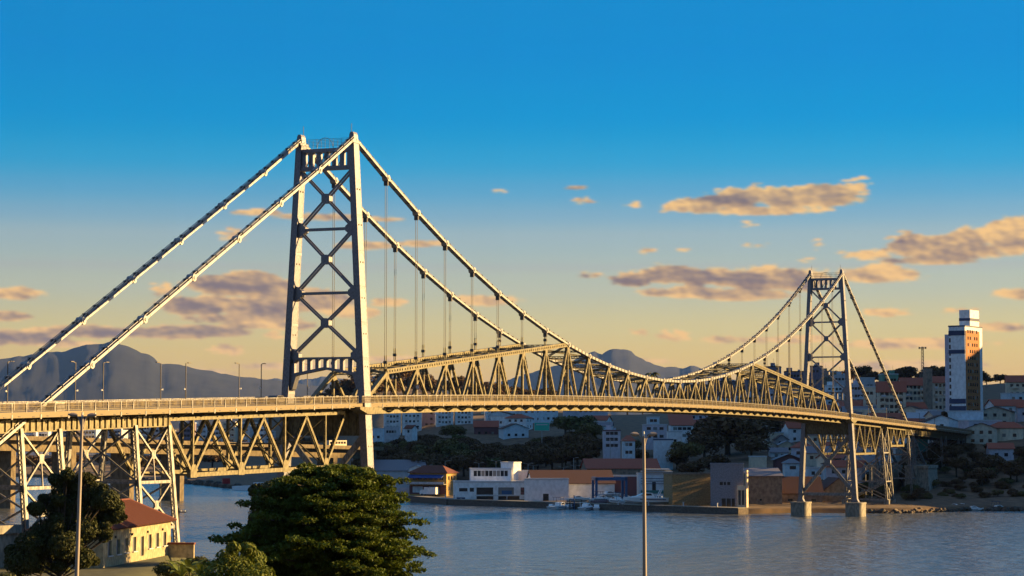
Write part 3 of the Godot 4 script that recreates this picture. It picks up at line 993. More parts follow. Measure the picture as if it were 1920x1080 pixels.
func trestle(br: Node3D, xa: float, xb: float, ground: float, ytop: float, lev: Array, batter := 0.1) -> void:
	# four-legged braced tower; legs lean outwards across the bridge
	var t := sub(br, "trestle")
	var m: Material = M.trestle_paint
	var lean := func(y: float) -> float: return 5.2 + (ytop - y) * batter
	for s in [-1, 1]:
		for x in [xa, xb]:
			var top := Vector3(x, ytop, s * 5.2)
			var bot := Vector3(x + (0.4 if x == xb else -0.0), ground, s * lean.call(ground))
			laced(t, "leg", bot, top, 0.6, 0.7, m, 0.6)
			bar(t, "leg_plate", bot + Vector3(0, 0, s * 0.36), top + Vector3(0, 0, s * 0.36), 0.62, 0.05, m, Vector3.BACK)
			block(t, "footing", bot + Vector3(0, -0.2, 0), Vector3(1.7, 1.6, 1.7), M.concrete)
		# crosses on the side
		for j in lev.size() - 1:
			var y1: float = lev[j]
			var y0: float = lev[j + 1]
			var za: float = s * lean.call(y0)
			var zb: float = s * lean.call(y1)
			bar(t, "brace", Vector3(xa, y0, za), Vector3(xb, y1, zb), 0.24, 0.3, m, Vector3.BACK)
			bar(t, "brace", Vector3(xa, y1, zb), Vector3(xb, y0, za), 0.24, 0.3, m, Vector3.BACK)
			block(t, "gusset", Vector3((xa + xb) / 2, (y0 + y1) / 2, (za + zb) / 2), Vector3(1.0, 1.2, 0.3), m)
			bar(t, "strut", Vector3(xa, y0, za), Vector3(xb, y0, za), 0.36, 0.42, m)
			rod(t, "hanger_rod", Vector3((xa + xb) / 2, y0, za), Vector3((xa + xb) / 2, (y0 + y1) / 2, (za + zb) / 2), 0.12, m)
	# crosses across the bridge
	for x in [xa, xb]:
		for j in lev.size() - 1:
			var y1: float = lev[j]
			var y0: float = lev[j + 1]
			for s in [-1, 1]:
				bar(t, "brace", Vector3(x, y0, -s * lean.call(y0)), Vector3(x, y1, s * lean.call(y1)), 0.26, 0.22, m, Vector3.RIGHT)
			bar(t, "strut", Vector3(x, y0, -lean.call(y0)), Vector3(x, y0, lean.call(y0)), 0.34, 0.36, m)
			rod(t, "hanger_rod", Vector3(x, y0, 0), Vector3(x, (y0 + y1) / 2, 0), 0.12, m)

func deck_truss(br: Node3D, nodes: Array, low: float, slope := 0.0) -> void:
	# nodes: x of the points of the W, top and bottom by turns, first and last at the top
	for s in [-1, 1]:
		var t := sub(br, "approach_truss")
		var z: float = s * ZT
		var m: Material = M.truss_sun_gold
		var last := Vector3.ZERO
		for i in nodes.size() - 1:
			var xa: float = nodes[i]
			var xb: float = nodes[i + 1]
			var ya: float = rail_top(xa) - 3.1 if i % 2 == 0 else low + slope * (xa - nodes[0])
			var yb: float = rail_top(xb) - 3.1 if i % 2 == 1 else low + slope * (xb - nodes[0])
			laced(t, "diagonal", Vector3(xa, ya, z), Vector3(xb, yb, z), 0.46, 0.55, m)
			if i % 2 == 0:
				laced(t, "vertical", Vector3(xb, yb, z), Vector3(xb, rail_top(xb) - 3.0, z), 0.32, 0.46, m)
				var g := MB.new()
				g.poly_z([[xb - 0.9, yb - 0.4], [xb + 0.9, yb - 0.4], [xb + 0.9, yb + 0.5], [xb + 0.5, yb + 1.5], [xb - 0.5, yb + 1.5], [xb - 0.9, yb + 0.5]], z - 0.33, z + 0.33)
				made(t, "gusset", g, m)
				if last != Vector3.ZERO:
					bar(t, "bottom_chord", last, Vector3(xb, yb, z), 0.55, 0.62, m)
				last = Vector3(xb, yb, z)
		for i in nodes.size() - 1:
			bar(t, "top_chord", Vector3(nodes[i], rail_top(nodes[i]) - 2.75, z), Vector3(nodes[i + 1], rail_top(nodes[i + 1]) - 2.75, z), 0.5, 0.55, m)
	# sway frames between the two trusses
	var w := sub(br, "approach_bracing")
	for i in range(1, nodes.size(), 2):
		var x: float = nodes[i]
		var y0: float = low + slope * (x - nodes[0])
		var y1 := rail_top(x) - 3.2
		for s in [-1, 1]:
			bar(w, "brace", Vector3(x, y0, -s * ZT), Vector3(x, y1, s * ZT), 0.2, 0.16, M.truss_sun_gold, Vector3.RIGHT)
		bar(w, "strut", Vector3(x, y0, -ZT), Vector3(x, y0, ZT), 0.24, 0.3, M.truss_sun_gold)
		bar(w, "strut", Vector3(x, (y0 + y1) / 2, -ZT), Vector3(x, (y0 + y1) / 2, ZT), 0.2, 0.24, M.truss_sun_gold)

func plate_girders(br: Node3D, xa: float, xb: float, deep: float) -> void:
	for s in [-1, 1]:
		var g := sub(br, "plate_girder")
		var z: float = s * ZT
		var ya := rail_top(xa) - 2.2
		var yb := rail_top(xb) - 2.2
		var w := MB.new()
		w.poly_z([[xa, ya], [xb, yb], [xb, yb - deep], [xa, ya - deep]], z - 0.12, z + 0.12)
		made(g, "web", w, M.truss_sun_gold)
		bar(g, "flange", Vector3(xa, ya - deep, z), Vector3(xb, yb - deep, z), 0.55, 0.14, M.truss_sun_gold)
		var k := int((xb - xa) / 1.35)
		for i in k + 1:
			var x := lerpf(xa, xb, float(i) / k)
			var y := lerpf(ya, yb, float(i) / k)
			block(g, "stiffener", Vector3(x, y - deep / 2, z + s * 0.22), Vector3(0.5 if i % 5 == 0 else 0.34, deep - 0.16, 0.2), M.truss_sun_gold)

func bridge_lamps() -> void:
	# slender deck lamps on the far kerb
	var xs := [[-64.6, 1], [-57.4, -1], [-41.5, 1], [-34.1, -1], [-17.3, 1], [-9.9, -1], [-81.0, -1], [-88.5, 1], [-105.0, -1], [-112.5, 1], [6.5, 1]]
	for q in [352, 376, 400, 424, 452, 480, 508, 536]:
		xs.append([float(q), 1])
	for e in xs:
		var x: float = e[0]
		var y := rail_top(x) - 1.15
		var o := thing("bridge_lamp", "slender dark lamp post on the bridge walkway behind the far railing", "street lamp", Vector3(x, y, -6.9), 0.0, "lamp posts along the bridge deck")
		rod(o, "pole", Vector3.ZERO, Vector3(0, 6.6, 0), 0.075, M.lamp_dark)
		var b := MB.new()
		var dz := 0.9 if e[1] > 0 else -0.9
		b.beam(Vector3(0, 6.55, 0), Vector3(-dz * 0.9, 6.68, 0), 0.07, 0.07)
		b.box(Vector3(-dz * 1.05, 6.68, 0), Vector3(0.75, 0.12, 0.3))
		made(o, "lamp_head", b, M.lamp_dark)
		var c := MB.new()
		c.tube(Vector3(0, 2.55, 0), Vector3(dz * 0.55, 2.55, 0), 0.04, 0.04, 6)
		c.tube(Vector3(dz * 0.5, 2.48, 0), Vector3(dz * 0.5, 2.72, 0), 0.15, 0.15, 8)
		made(o, "walkway_lamp", c, M.lamp_pale)

func bridge() -> void:
	mat("lamp_pale", lin(0.6, 0.6, 0.6), 0.4)
	var br := thing("suspension_bridge", "long silver steel suspension bridge with two towers and eyebar chains across the strait", "bridge")
	tower(br, 0.0)
	tower(br, SPAN)
	for s in [-1.0, 1.0]:
		chain(br, s)
		for i in range(1, 8): hanger(br, i, s)
		for i in range(20, 27): hanger(br, i, s)
		stiffening_truss(br, s)
	top_laterals(br)
	deck(br)
	railings(br)
	# island approach
	deck_truss(br, [-59.2, -52.3, -45.3, -38.2, -31.2, -24.1, -17.0, -10.2, -3.4], 19.3, 0.012)
	trestle(br, -68.3, -59.4, 9.4, 26.5, [26.3, 18.6, 12.2], 0.085)
	trestle(br, -95.5, -86.8, 9.4, 26.0, [25.8, 18.4, 12.2], 0.085)
	trestle(br, -122.0, -113.0, 10.0, 25.4, [25.2, 18.0, 12.4], 0.085)
	plate_girders(br, LEFT_END, -59.2, 1.55)
	# continental approach
	deck_truss(br, [345.0, 353.2, 359.7, 366.9, 373.8, 380.8, 389.4], 18.9)
	trestle(br, 389.6, 398.2, 3.0, 26.9, [26.7, 19.0, 9.6, 3.6], 0.075)
	deck_truss(br, [398.4, 404.4, 408.6, 413.4, 419.3, 423.4, 427.0], 21.2)
	trestle(br, 430.4, 439.0, 4.0, 25.8, [25.6, 18.0, 9.8], 0.06)
	trestle(br, 487.6, 496.0, 5.0, 24.4, [24.2, 16.0, 8.6], 0.06)
	trestle(br, 520.0, 531.0, 7.0, 23.5, [23.3, 16.0, 9.4], 0.06)
	plate_girders(br, 427.2, RIGHT_END, 2.1)
	# anchorages: battered concrete blocks that hold the backstays
	for x in [446.0, -112.0]:
		for s in [-1, 1]:
			var a := MB.new()
			a.poly_x([[-3.6, 1.0], [3.6, 1.0], [4.4, 4.0], [3.9, 14.0], [-3.9, 14.0], [-4.4, 4.0]], x - 7.0, x + 9.0)
			a.poly_x([[-4.3, 13.2], [4.3, 13.2], [4.3, 14.2], [-4.3, 14.2]], x - 7.4, x + 9.4)
			for k in 4:
				a.poly_x([[-0.5, 2.5], [0.5, 2.5], [0.5, 13.0], [-0.5, 13.0]], x - 7.5 + k * 0.01, x - 6.9)
			var ao := made(br, "anchorage", a, M.concrete)
			ao.position.z = s * 6.4
	# splay housings where the backstays pass the deck
	for x in [427.5, -88.2]:
		for s in [-1, 1]:
			block(br, "splay_housing", Vector3(x, rail_top(x) - 0.7, s * 5.6), Vector3(2.6, 1.5, 1.3), M.trestle_paint)
	bridge_lamps()
	deck_traffic()

func deck_traffic() -> void:
	car("dark car crossing the suspension bridge's island approach", Vector3(-12.5, rail_top(-12.5) - 1.23, -2.6), 0.0, M.lamp_dark, "", "car")
	var sx := 24.0
	var sg := thing("traffic_sign", "round red-rimmed traffic sign on a post beside the bridge truss", "road sign", Vector3(sx, rail_top(sx) - 1.15, 5.9), 0.0)
	rod(sg, "post", Vector3.ZERO, Vector3(0, 2.2, 0), 0.05, M.lamp_pale)
	var d := MB.new()
	d.tube(Vector3(-0.06, 2.6, 0), Vector3(-0.02, 2.6, 0), 0.48, 0.48, 16)
	made(sg, "rim", d, M.maroon)
	var e := MB.new()
	e.tube(Vector3(-0.09, 2.6, 0), Vector3(-0.055, 2.6, 0), 0.34, 0.34, 16)
	made(sg, "face", e, M.lamp_pale)

# ---------------------------------------------------------------- buildings
func face_angle(turn := 0.0) -> float:
	return deg_to_rad(YAW - 90.0 + turn)

# a wall with real openings: o lower left corner, u along the wall, seen from the side that u x up points away from
func pierced(b: MB, o: Vector3, u: Vector3, w: float, h: float, wins: Array, reveal := 0.2) -> void:
	var inw := u.cross(Vector3.UP) * -1.0
	var xs := [0.0, w]
	var ys := [0.0, h]
	for r in wins:
		for x in [r[0], r[0] + r[2]]:
			if not xs.has(x): xs.append(x)
		for y in [r[1], r[1] + r[3]]:
			if not ys.has(y): ys.append(y)
	xs.sort()
	ys.sort()
	for i in xs.size() - 1:
		var run := -1.0
		for j in ys.size() - 1:
			var cx: float = (xs[i] + xs[i + 1]) / 2
			var cy: float = (ys[j] + ys[j + 1]) / 2
			var hole := false
			for r in wins:
				if cx > r[0] and cx < r[0] + r[2] and cy > r[1] and cy < r[1] + r[3]:
					hole = true
					break
			if not hole:
				b.quad(o + u * xs[i] + Vector3.UP * ys[j], o + u * xs[i] + Vector3.UP * ys[j + 1], o + u * xs[i + 1] + Vector3.UP * ys[j + 1], o + u * xs[i + 1] + Vector3.UP * ys[j])
	for r in wins:
		var a: Vector3 = o + u * r[0] + Vector3.UP * r[1]
		var c: Vector3 = a + u * r[2]
		var q: Vector3 = inw * reveal
		var up: Vector3 = Vector3.UP * r[3]
		b.quad(a, a + q, c + q, c)
		b.quad(c + up, c + up + q, a + up + q, a + up)
		b.quad(a + up, a + up + q, a + q, a)
		b.quad(c, c + q, c + up + q, c + up)

func windows_grid(w: float, h: float, floors: int, cols: int, ww := 1.3, wh := 1.3, base := 0.0, margin := 1.0) -> Array:
	var out := []
	if cols <= 0 or floors <= 0: return out
	var fh := (h - base) / floors
	for j in floors:
		for i in cols:
			var x := margin + (w - 2 * margin) * (i + 0.5) / cols - ww / 2
			out.append([snappedf(x, 0.01), snappedf(base + fh * (j + 0.36), 0.01), minf(ww, (w - 2 * margin) / cols - 0.2), minf(wh, fh * 0.55)])
	return out

# c: l r top base (pixels), d, turn, deep, wall, roof kind, roof material, floors, cols, side_cols, ww, wh ...
func building(called: String, label: String, category: String, c: Dictionary, group := "") -> Node3D:
	var d: float = c.d
	var turn: float = c.get("turn", 0.0)
	var px: float = (c.l + c.r) / 2.0
	var y0 := at(px, c.base, d).y
	var y1 := at(px, c.top, d).y
	var h := y1 - y0
	var w: float = (c.r - c.l) * d / FOCAL / cos(deg_to_rad(turn))
	var deep: float = c.get("deep", 9.0)
	var sink: float = c.get("sink", 4.0)
	var front := gp(px, d, y0)
	var o := thing(called, label, category, front, face_angle(turn), group)
	var wall: Material = M[c.get("wall", "white_wall")]
	var b := MB.new()
	var floors: int = c.get("floors", 0)
	var ww: float = c.get("ww", 1.3)
	var wh: float = c.get("wh", 1.3)
	var sets := [
		[Vector3(-w / 2, 0, 0), Vector3.RIGHT, w, c.get("wins", windows_grid(w, h, floors, c.get("cols", 0), ww, wh, c.get("wbase", 0.0)))],
		[Vector3(w / 2, 0, 0), Vector3.FORWARD, deep, windows_grid(deep, h, floors, c.get("side_cols", 0), ww, wh, c.get("wbase", 0.0))],
		[Vector3(w / 2, 0, -deep), Vector3.LEFT, w, []],
		[Vector3(-w / 2, 0, -deep), Vector3.BACK, deep, []]]
	for s in sets:
		pierced(b, s[0], s[1], s[2], h, s[3])
		b.quad(s[0] - Vector3(0, sink, 0), s[0], s[0] + s[1] * s[2], s[0] + s[1] * s[2] - Vector3(0, sink, 0))
	var roof: String = c.get("roof", "flat")
	if roof == "flat": b.quad(Vector3(-w / 2, h - 0.02, 0), Vector3(-w / 2, h - 0.02, -deep), Vector3(w / 2, h - 0.02, -deep), Vector3(w / 2, h - 0.02, 0))
	var rh: float = c.get("rise", 2.0)
	if roof == "gable_z":
		b.tri(Vector3(-w / 2, h, 0), Vector3(0, h + rh, 0), Vector3(w / 2, h, 0))
		b.tri(Vector3(w / 2, h, -deep), Vector3(0, h + rh, -deep), Vector3(-w / 2, h, -deep))
	if roof == "gable":
		b.tri(Vector3(w / 2, h, 0), Vector3(w / 2, h + rh, -deep / 2), Vector3(w / 2, h, -deep))
		b.tri(Vector3(-w / 2, h, -deep), Vector3(-w / 2, h + rh, -deep / 2), Vector3(-w / 2, h, 0))
	made(o, "wall", b, wall)
	for s in sets:
		var inw: Vector3 = s[1].cross(Vector3.UP) * -1.0
		for r in s[3]:
			var mid: Vector3 = s[0] + s[1] * (r[0] + r[2] / 2) + Vector3.UP * (r[1] + r[3] / 2) + inw * 0.19
			var t := Transform3D(Basis(s[1] * r[2], Vector3.UP * r[3], inw * 0.04), mid)
			if t.basis.determinant() < 0: t.basis.z = -t.basis.z
			put(o, "window", unit_box, M.glass if rng.randf() < 0.8 else M.curtain, t)
	roof_on(o, roof, w, h, deep, rh, M[c.get("tiles", "red_tiles")], c.get("eave", 0.5), c.get("trim", ""))
	if roof == "flat" and floors >= 3:
		# rooftop clutter: lift hut, water tank, aerial
		var hx := rng.randf_range(-0.25, 0.25) * w
		block(o, "lift_hut", Vector3(hx, h + 1.2, -deep * 0.55), Vector3(minf(3.2, w * 0.3), 2.4, 3.0), wall)
		put(o, "water_tank", unit_cyl, M.pale_roof, Transform3D(Basis.from_scale(Vector3(1.5, 1.3, 1.5)), Vector3(-hx, h + 0.7, -deep * 0.4)))
		rod(o, "aerial", Vector3(hx + 0.5, h + 2.4, -deep * 0.55), Vector3(hx + 0.5, h + 5.0, -deep * 0.55), 0.05, M.lamp_dark)
	if floors >= 4 and c.get("cols", 0) >= 3:
		for j in floors:
			var yy: float = h * (j + 0.3) / floors
			for k in 2:
				block(o, "balcony", Vector3((-0.28 + 0.56 * k) * w, yy, 0.5), Vector3(w * 0.16, 0.9, 0.9), M.pale_trim if (k + j) % 2 else wall)
	return o

func roof_on(o: Node3D, roof: String, w: float, h: float, deep: float, rh: float, m: Material, e: float, trim: String) -> void:
	var r := MB.new()
	var x := w / 2 + e
	var z0 := e
	var z1 := -deep - e
	var zm := -deep / 2
	if roof == "flat":
		var tm: Material = M[trim] if trim else m
		r.box(Vector3(0, h + 0.2, 0.04), Vector3(w + 0.3, 0.5, 0.24))
		r.box(Vector3(0, h + 0.2, -deep - 0.04), Vector3(w + 0.3, 0.5, 0.24))
		r.box(Vector3(w / 2 + 0.03, h + 0.2, zm), Vector3(0.24, 0.5, deep - 0.18))
		r.box(Vector3(-w / 2 - 0.03, h + 0.2, zm), Vector3(0.24, 0.5, deep - 0.18))
		made(o, "parapet", r, M[trim] if trim else M.pale_trim)
		return
	var th := Vector3(0, 0.18, 0)
	var faces := []
	if roof == "gable":
		var dy := -rh * e / (deep / 2)
		faces = [[Vector3(-x, h + dy, z0), Vector3(-x, h + rh, zm), Vector3(x, h + rh, zm), Vector3(x, h + dy, z0)], [Vector3(x, h + dy, z1), Vector3(x, h + rh, zm), Vector3(-x, h + rh, zm), Vector3(-x, h + dy, z1)]]
	elif roof == "gable_z":
		var dy := -rh * e / (w / 2)
		faces = [[Vector3(0, h + rh, z0), Vector3(0, h + rh, z1), Vector3(x, h + dy, z1), Vector3(x, h + dy, z0)], [Vector3(0, h + rh, z1), Vector3(0, h + rh, z0), Vector3(-x, h + dy, z0), Vector3(-x, h + dy, z1)]]
	elif roof == "hip":
		var k := minf(w, deep) * 0.45
		var a := Vector3(-x + k, h + rh, zm)
		var c := Vector3(x - k, h + rh, zm)
		faces = [[Vector3(-x, h, z0), a, c, Vector3(x, h, z0)], [Vector3(x, h, z1), c, a, Vector3(-x, h, z1)], [Vector3(x, h, z0), c, Vector3(x, h, z1)], [Vector3(-x, h, z1), a, Vector3(-x, h, z0)]]
	elif roof == "shed":
		faces = [[Vector3(-x, h, z0), Vector3(-x, h + rh, z1), Vector3(x, h + rh, z1), Vector3(x, h, z0)]]
		r.quad(Vector3(x, h, z0), Vector3(x, h + rh, z1), Vector3(x, h - 0.3, z1), Vector3(x, h - 0.3, z0))
	for f in faces:
		if f.size() == 3:
			r.tri(f[0] + th, f[1] + th, f[2] + th)
			r.tri(f[2], f[1], f[0])
		else:
			r.quad(f[0] + th, f[1] + th, f[2] + th, f[3] + th)
			r.quad(f[3], f[2], f[1], f[0])
		for i in f.size():
			var a: Vector3 = f[i]
			var c: Vector3 = f[(i + 1) % f.size()]
			r.quad(a, a + th, c + th, c)
	made(o, "roof", r, m)

func city_materials() -> void:
	mat("white_wall", lin(0.80, 0.80, 0.82), 0.9, "wash", Vector3(0.06, 0.04, 0.06))
	mat("grey_wall", lin(0.50, 0.50, 0.54), 0.9, "wash", Vector3(0.06, 0.04, 0.06))
	mat("lavender_wall", lin(0.56, 0.51, 0.58), 0.9, "wash", Vector3(0.06, 0.04, 0.06))
	mat("cream_wall", lin(0.70, 0.58, 0.44), 0.9, "wash", Vector3(0.06, 0.04, 0.06))
	mat("beige_wall", lin(0.60, 0.52, 0.42), 0.9, "wash", Vector3(0.06, 0.04, 0.06))
	mat("yellow_wall", lin(0.56, 0.36, 0.12), 0.9, "grain", Vector3(0.1, 0.05, 0.1))
	mat("tan_wall", lin(0.34, 0.27, 0.19), 0.95, "stain", Vector3(0.08, 0.05, 0.08))
	mat("brown_wall", lin(0.28, 0.22, 0.17), 0.95, "stain", Vector3(0.08, 0.05, 0.08))
	mat("slate_wall", lin(0.24, 0.26, 0.33), 0.8, "grain", Vector3(0.08, 0.05, 0.08))
	mat("blue_wall", lin(0.56, 0.66, 0.74), 0.9, "wash", Vector3(0.06, 0.04, 0.06))
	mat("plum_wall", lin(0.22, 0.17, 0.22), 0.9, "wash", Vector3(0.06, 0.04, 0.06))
	mat("maroon", lin(0.14, 0.055, 0.06), 0.8)
	mat("orange_wall", lin(0.42, 0.17, 0.055), 0.85, "grain", Vector3(0.1, 0.06, 0.1))
	mat("navy", lin(0.03, 0.045, 0.11), 0.7)
	mat("green_wall", lin(0.16, 0.30, 0.22), 0.9, "wash", Vector3(0.06, 0.04, 0.06))
	mat("teal", lin(0.03, 0.16, 0.16), 0.7)
	mat("lift_blue", lin(0.02, 0.09, 0.22), 0.5)
	mat("sign_green", lin(0.02, 0.42, 0.30), 0.5)
	mat("pale_trim", lin(0.5, 0.5, 0.52), 0.8)
	mat("red_tiles", lin(0.17, 0.05, 0.032), 0.9, "grain", Vector3(0.5, 0.5, 0.5))
	mat("bright_tiles", lin(0.40, 0.10, 0.055), 0.9, "grain", Vector3(0.5, 0.5, 0.5))
	mat("dark_tiles", lin(0.085, 0.033, 0.026), 0.9, "grain", Vector3(0.5, 0.5, 0.5))
	mat("sheet_roof", lin(0.20, 0.19, 0.22), 0.6, "grain", Vector3(0.1, 0.1, 0.1))
	mat("pale_roof", lin(0.42, 0.45, 0.50), 0.6, "grain", Vector3(0.1, 0.1, 0.1))
	mat("curtain", lin(0.20, 0.19, 0.18), 0.9)
	mat("awning_blue", lin(0.015, 0.05, 0.22), 0.8)
	mat("sun_tan", lin(0.36, 0.25, 0.12), 0.95, "stain", Vector3(0.15, 0.15, 0.15))
	mat("red_paint", lin(0.4, 0.02, 0.02), 0.6)
	mat("lamp_dark", lin(0.10, 0.085, 0.08), 0.5)
	mat("gelcoat", lin(0.8, 0.81, 0.83), 0.3)
	mat("rubber", lin(0.02, 0.02, 0.02), 0.8)
	mat("quay", lin(0.15, 0.12, 0.10), 0.95, "stain", Vector3(0.1, 0.1, 0.1))
	mat("bark", lin(0.07, 0.05, 0.035), 0.95, "bark", Vector3(0.5, 0.12, 0.5))

# ---------------------------------------------------------------- trees
var crowns := {}
func leaf_material(called: String, r: float, g: float, b: float, through := 0.25) -> StandardMaterial3D:
	var m := mat(called, lin(r, g, b), 0.6, "", Vector3.ONE, 0.0, 0.3)
	m.vertex_color_use_as_albedo = true
	m.backlight_enabled = true
	m.backlight = Color(through, through, through * 0.6).linear_to_srgb()
	return m

func leaf(b: MB, p: Vector3, n: Vector3, size: float, roll: float) -> void:
	# one pointed leaf or sprig: two triangles folded along the middle
	var u := n.cross(Vector3(sin(roll), 0.3, cos(roll))).normalized()
	var w := n.cross(u)
	var a := p - u * size
	var c := p + u * size
	b.tri(a, p + w * size * 0.55 + n * size * 0.15, c)
	b.tri(c, p - w * size * 0.55 + n * size * 0.15, a)

func crown_mesh(kind: String, seed_: int, count: int, size: float, m: Material) -> Mesh:
	# a crown of unit radius: lobes of sprigs, denser outside
	var key := "%s %d" % [kind, seed_]
	if crowns.has(key): return crowns[key]
	var r := RandomNumberGenerator.new()
	r.seed = seed_
	var b := MB.new()
	b.use_color = true
	var lobes := []
	var k := 15
	for i in k:
		var a := TAU * i * 0.382 + r.randf() * 0.7
		var el := r.randf_range(-0.7, 1.25)
		var q := Vector3(cos(a) * cos(el), sin(el) * 0.8, sin(a) * cos(el)) * r.randf_range(0.42, 0.66)
		lobes.append([q, r.randf_range(0.34, 0.52), r.randf_range(0.7, 1.3)])
	lobes.append([Vector3.ZERO, 0.62, 0.8])
	for i in count:
		var l: Array = lobes[r.randi() % lobes.size()]
		var dir := Vector3(r.randfn(), r.randfn(), r.randfn()).normalized()
		if dir.y < -0.5 and r.randf() < 0.3: dir.y = -dir.y
		var p: Vector3 = l[0] + dir * l[1] * pow(r.randf(), 0.3) * Vector3(1, 0.85, 1)
		var t: float = l[2] * r.randf_range(0.65, 1.35)
		b.tint = Color(t, t * r.randf_range(0.92, 1.06), t * r.randf_range(0.7, 1.1))
		var n := (dir + Vector3(r.randfn(), r.randfn(), r.randfn()) * 0.55).normalized()
		leaf(b, p, n, size * r.randf_range(0.6, 1.3), r.randf() * TAU)
	crowns[key] = b.mesh(m)
	return crowns[key]

func tree(label: String, where: Vector3, rad: float, tall: float, seed_: int, group := "", leafm := "leaf_dark", called := "tree") -> Node3D:
	var o := thing(called, label, "tree", where, rng.randf() * TAU, group)
	var ry := rad * clampf(tall / rad * 0.42, 0.6, 1.4)
	put(o, "crown", crown_mesh(leafm, seed_ % 6, 2000, 0.1, M[leafm]), null, Transform3D(Basis.from_scale(Vector3(rad, ry, rad)), Vector3(0, tall - ry * 0.95, 0)))
	var b := MB.new()
	b.tube(Vector3(0, -1.5, 0), Vector3(0.1, tall - ry, 0), rad * 0.075, rad * 0.05, 7)
	for k in 4:
		var a := TAU * k / 4 + seed_
		b.tube(Vector3(0.05, tall - ry * 1.5, 0), Vector3(cos(a) * rad * 0.5, tall - ry * 0.8, sin(a) * rad * 0.5), rad * 0.035, rad * 0.015, 5)
	made(o, "trunk", b, M.bark)
	return o

func palm(label: String, where: Vector3, tall: float, spread: float, group := "") -> void:
	var o := thing("palm_tree", label, "palm tree", where, rng.randf() * TAU, group)
	var b := MB.new()
	b.tube(Vector3(0, -0.5, 0), Vector3(0.2, tall, 0), 0.18, 0.12, 6)
	made(o, "trunk", b, M.bark)
	for k in 13:
		var f := MB.new()
		f.use_color = true
		f.tint = Color(1, 1, 1) * rng.randf_range(0.7, 1.3)
		var a := TAU * k / 13 + rng.randf() * 0.3
		var up := rng.randf_range(0.1, 1.0)
		var p := Vector3(0.2, tall, 0)
		for i in 5:
			var u := i / 5.0
			var v := (i + 1) / 5.0
			var q := func(t: float) -> Vector3: return p + Vector3(cos(a), 0, sin(a)) * spread * t + Vector3.UP * spread * (up * t - 1.1 * t * t)
			var side := Vector3(-sin(a), -0.25, cos(a)) * spread * 0.14
			var dn := Vector3(0, -0.05 * spread, 0)
			var w0 := sin(PI * (0.12 + 0.88 * u))
			var w1 := sin(PI * minf(0.12 + 0.88 * v, 1.0))
			f.quad(q.call(u), q.call(v), q.call(v) + (side + dn) * w1, q.call(u) + (side + dn) * w0)
			f.quad(q.call(v), q.call(u), q.call(u) + (-side + dn * 3) * w0, q.call(v) + (-side + dn * 3) * w1)
		made(o, "frond", f, M.leaf_mid)

# ---------------------------------------------------------------- boats, vehicles, small things
func hull(b: MB, length: float, beam: float, high: float, sheer := 0.25) -> void:
	# bow towards +x
	var secs := []
	var n := 10
	for i in n + 1:
		var t := float(i) / n
		var wd := beam / 2 * (1.0 if t < 0.45 else sqrt(maxf(0.0, 1.0 - pow((t - 0.45) / 0.55, 2.2)))) * lerpf(0.92, 1.0, minf(t * 3, 1))
		var keel := high * 0.5 * pow(maxf(0.0, t - 0.5) * 2, 2.5)
		var top := high + sheer * t * t
		var x := -length / 2 + length * t
		secs.append([Vector3(x, keel, 0), Vector3(x, keel + (top - keel) * 0.35, wd * 0.8), Vector3(x, top, wd), Vector3(x, top - 0.12, 0)])
	for i in n:
		for s in [1, -1]:
			var f := Vector3(1, 1, s)
			for j in 3:
				var q := [secs[i][j] * f, secs[i + 1][j] * f, secs[i + 1][j + 1] * f, secs[i][j + 1] * f]
				if s > 0: b.quad(q[3], q[2], q[1], q[0])
				else: b.quad(q[0], q[1], q[2], q[3])
	for s in [1, -1]:
		var f := Vector3(1, 1, s)
		b.tri(secs[0][0] * f, secs[0][1] * f, secs[0][2] * f)
		b.tri(secs[0][0] * f, secs[0][2] * f, secs[0][3] * f)
		b.tri(secs[0][2] * f, secs[0][1] * f, secs[0][0] * f)
		b.tri(secs[0][3] * f, secs[0][2] * f, secs[0][0] * f)

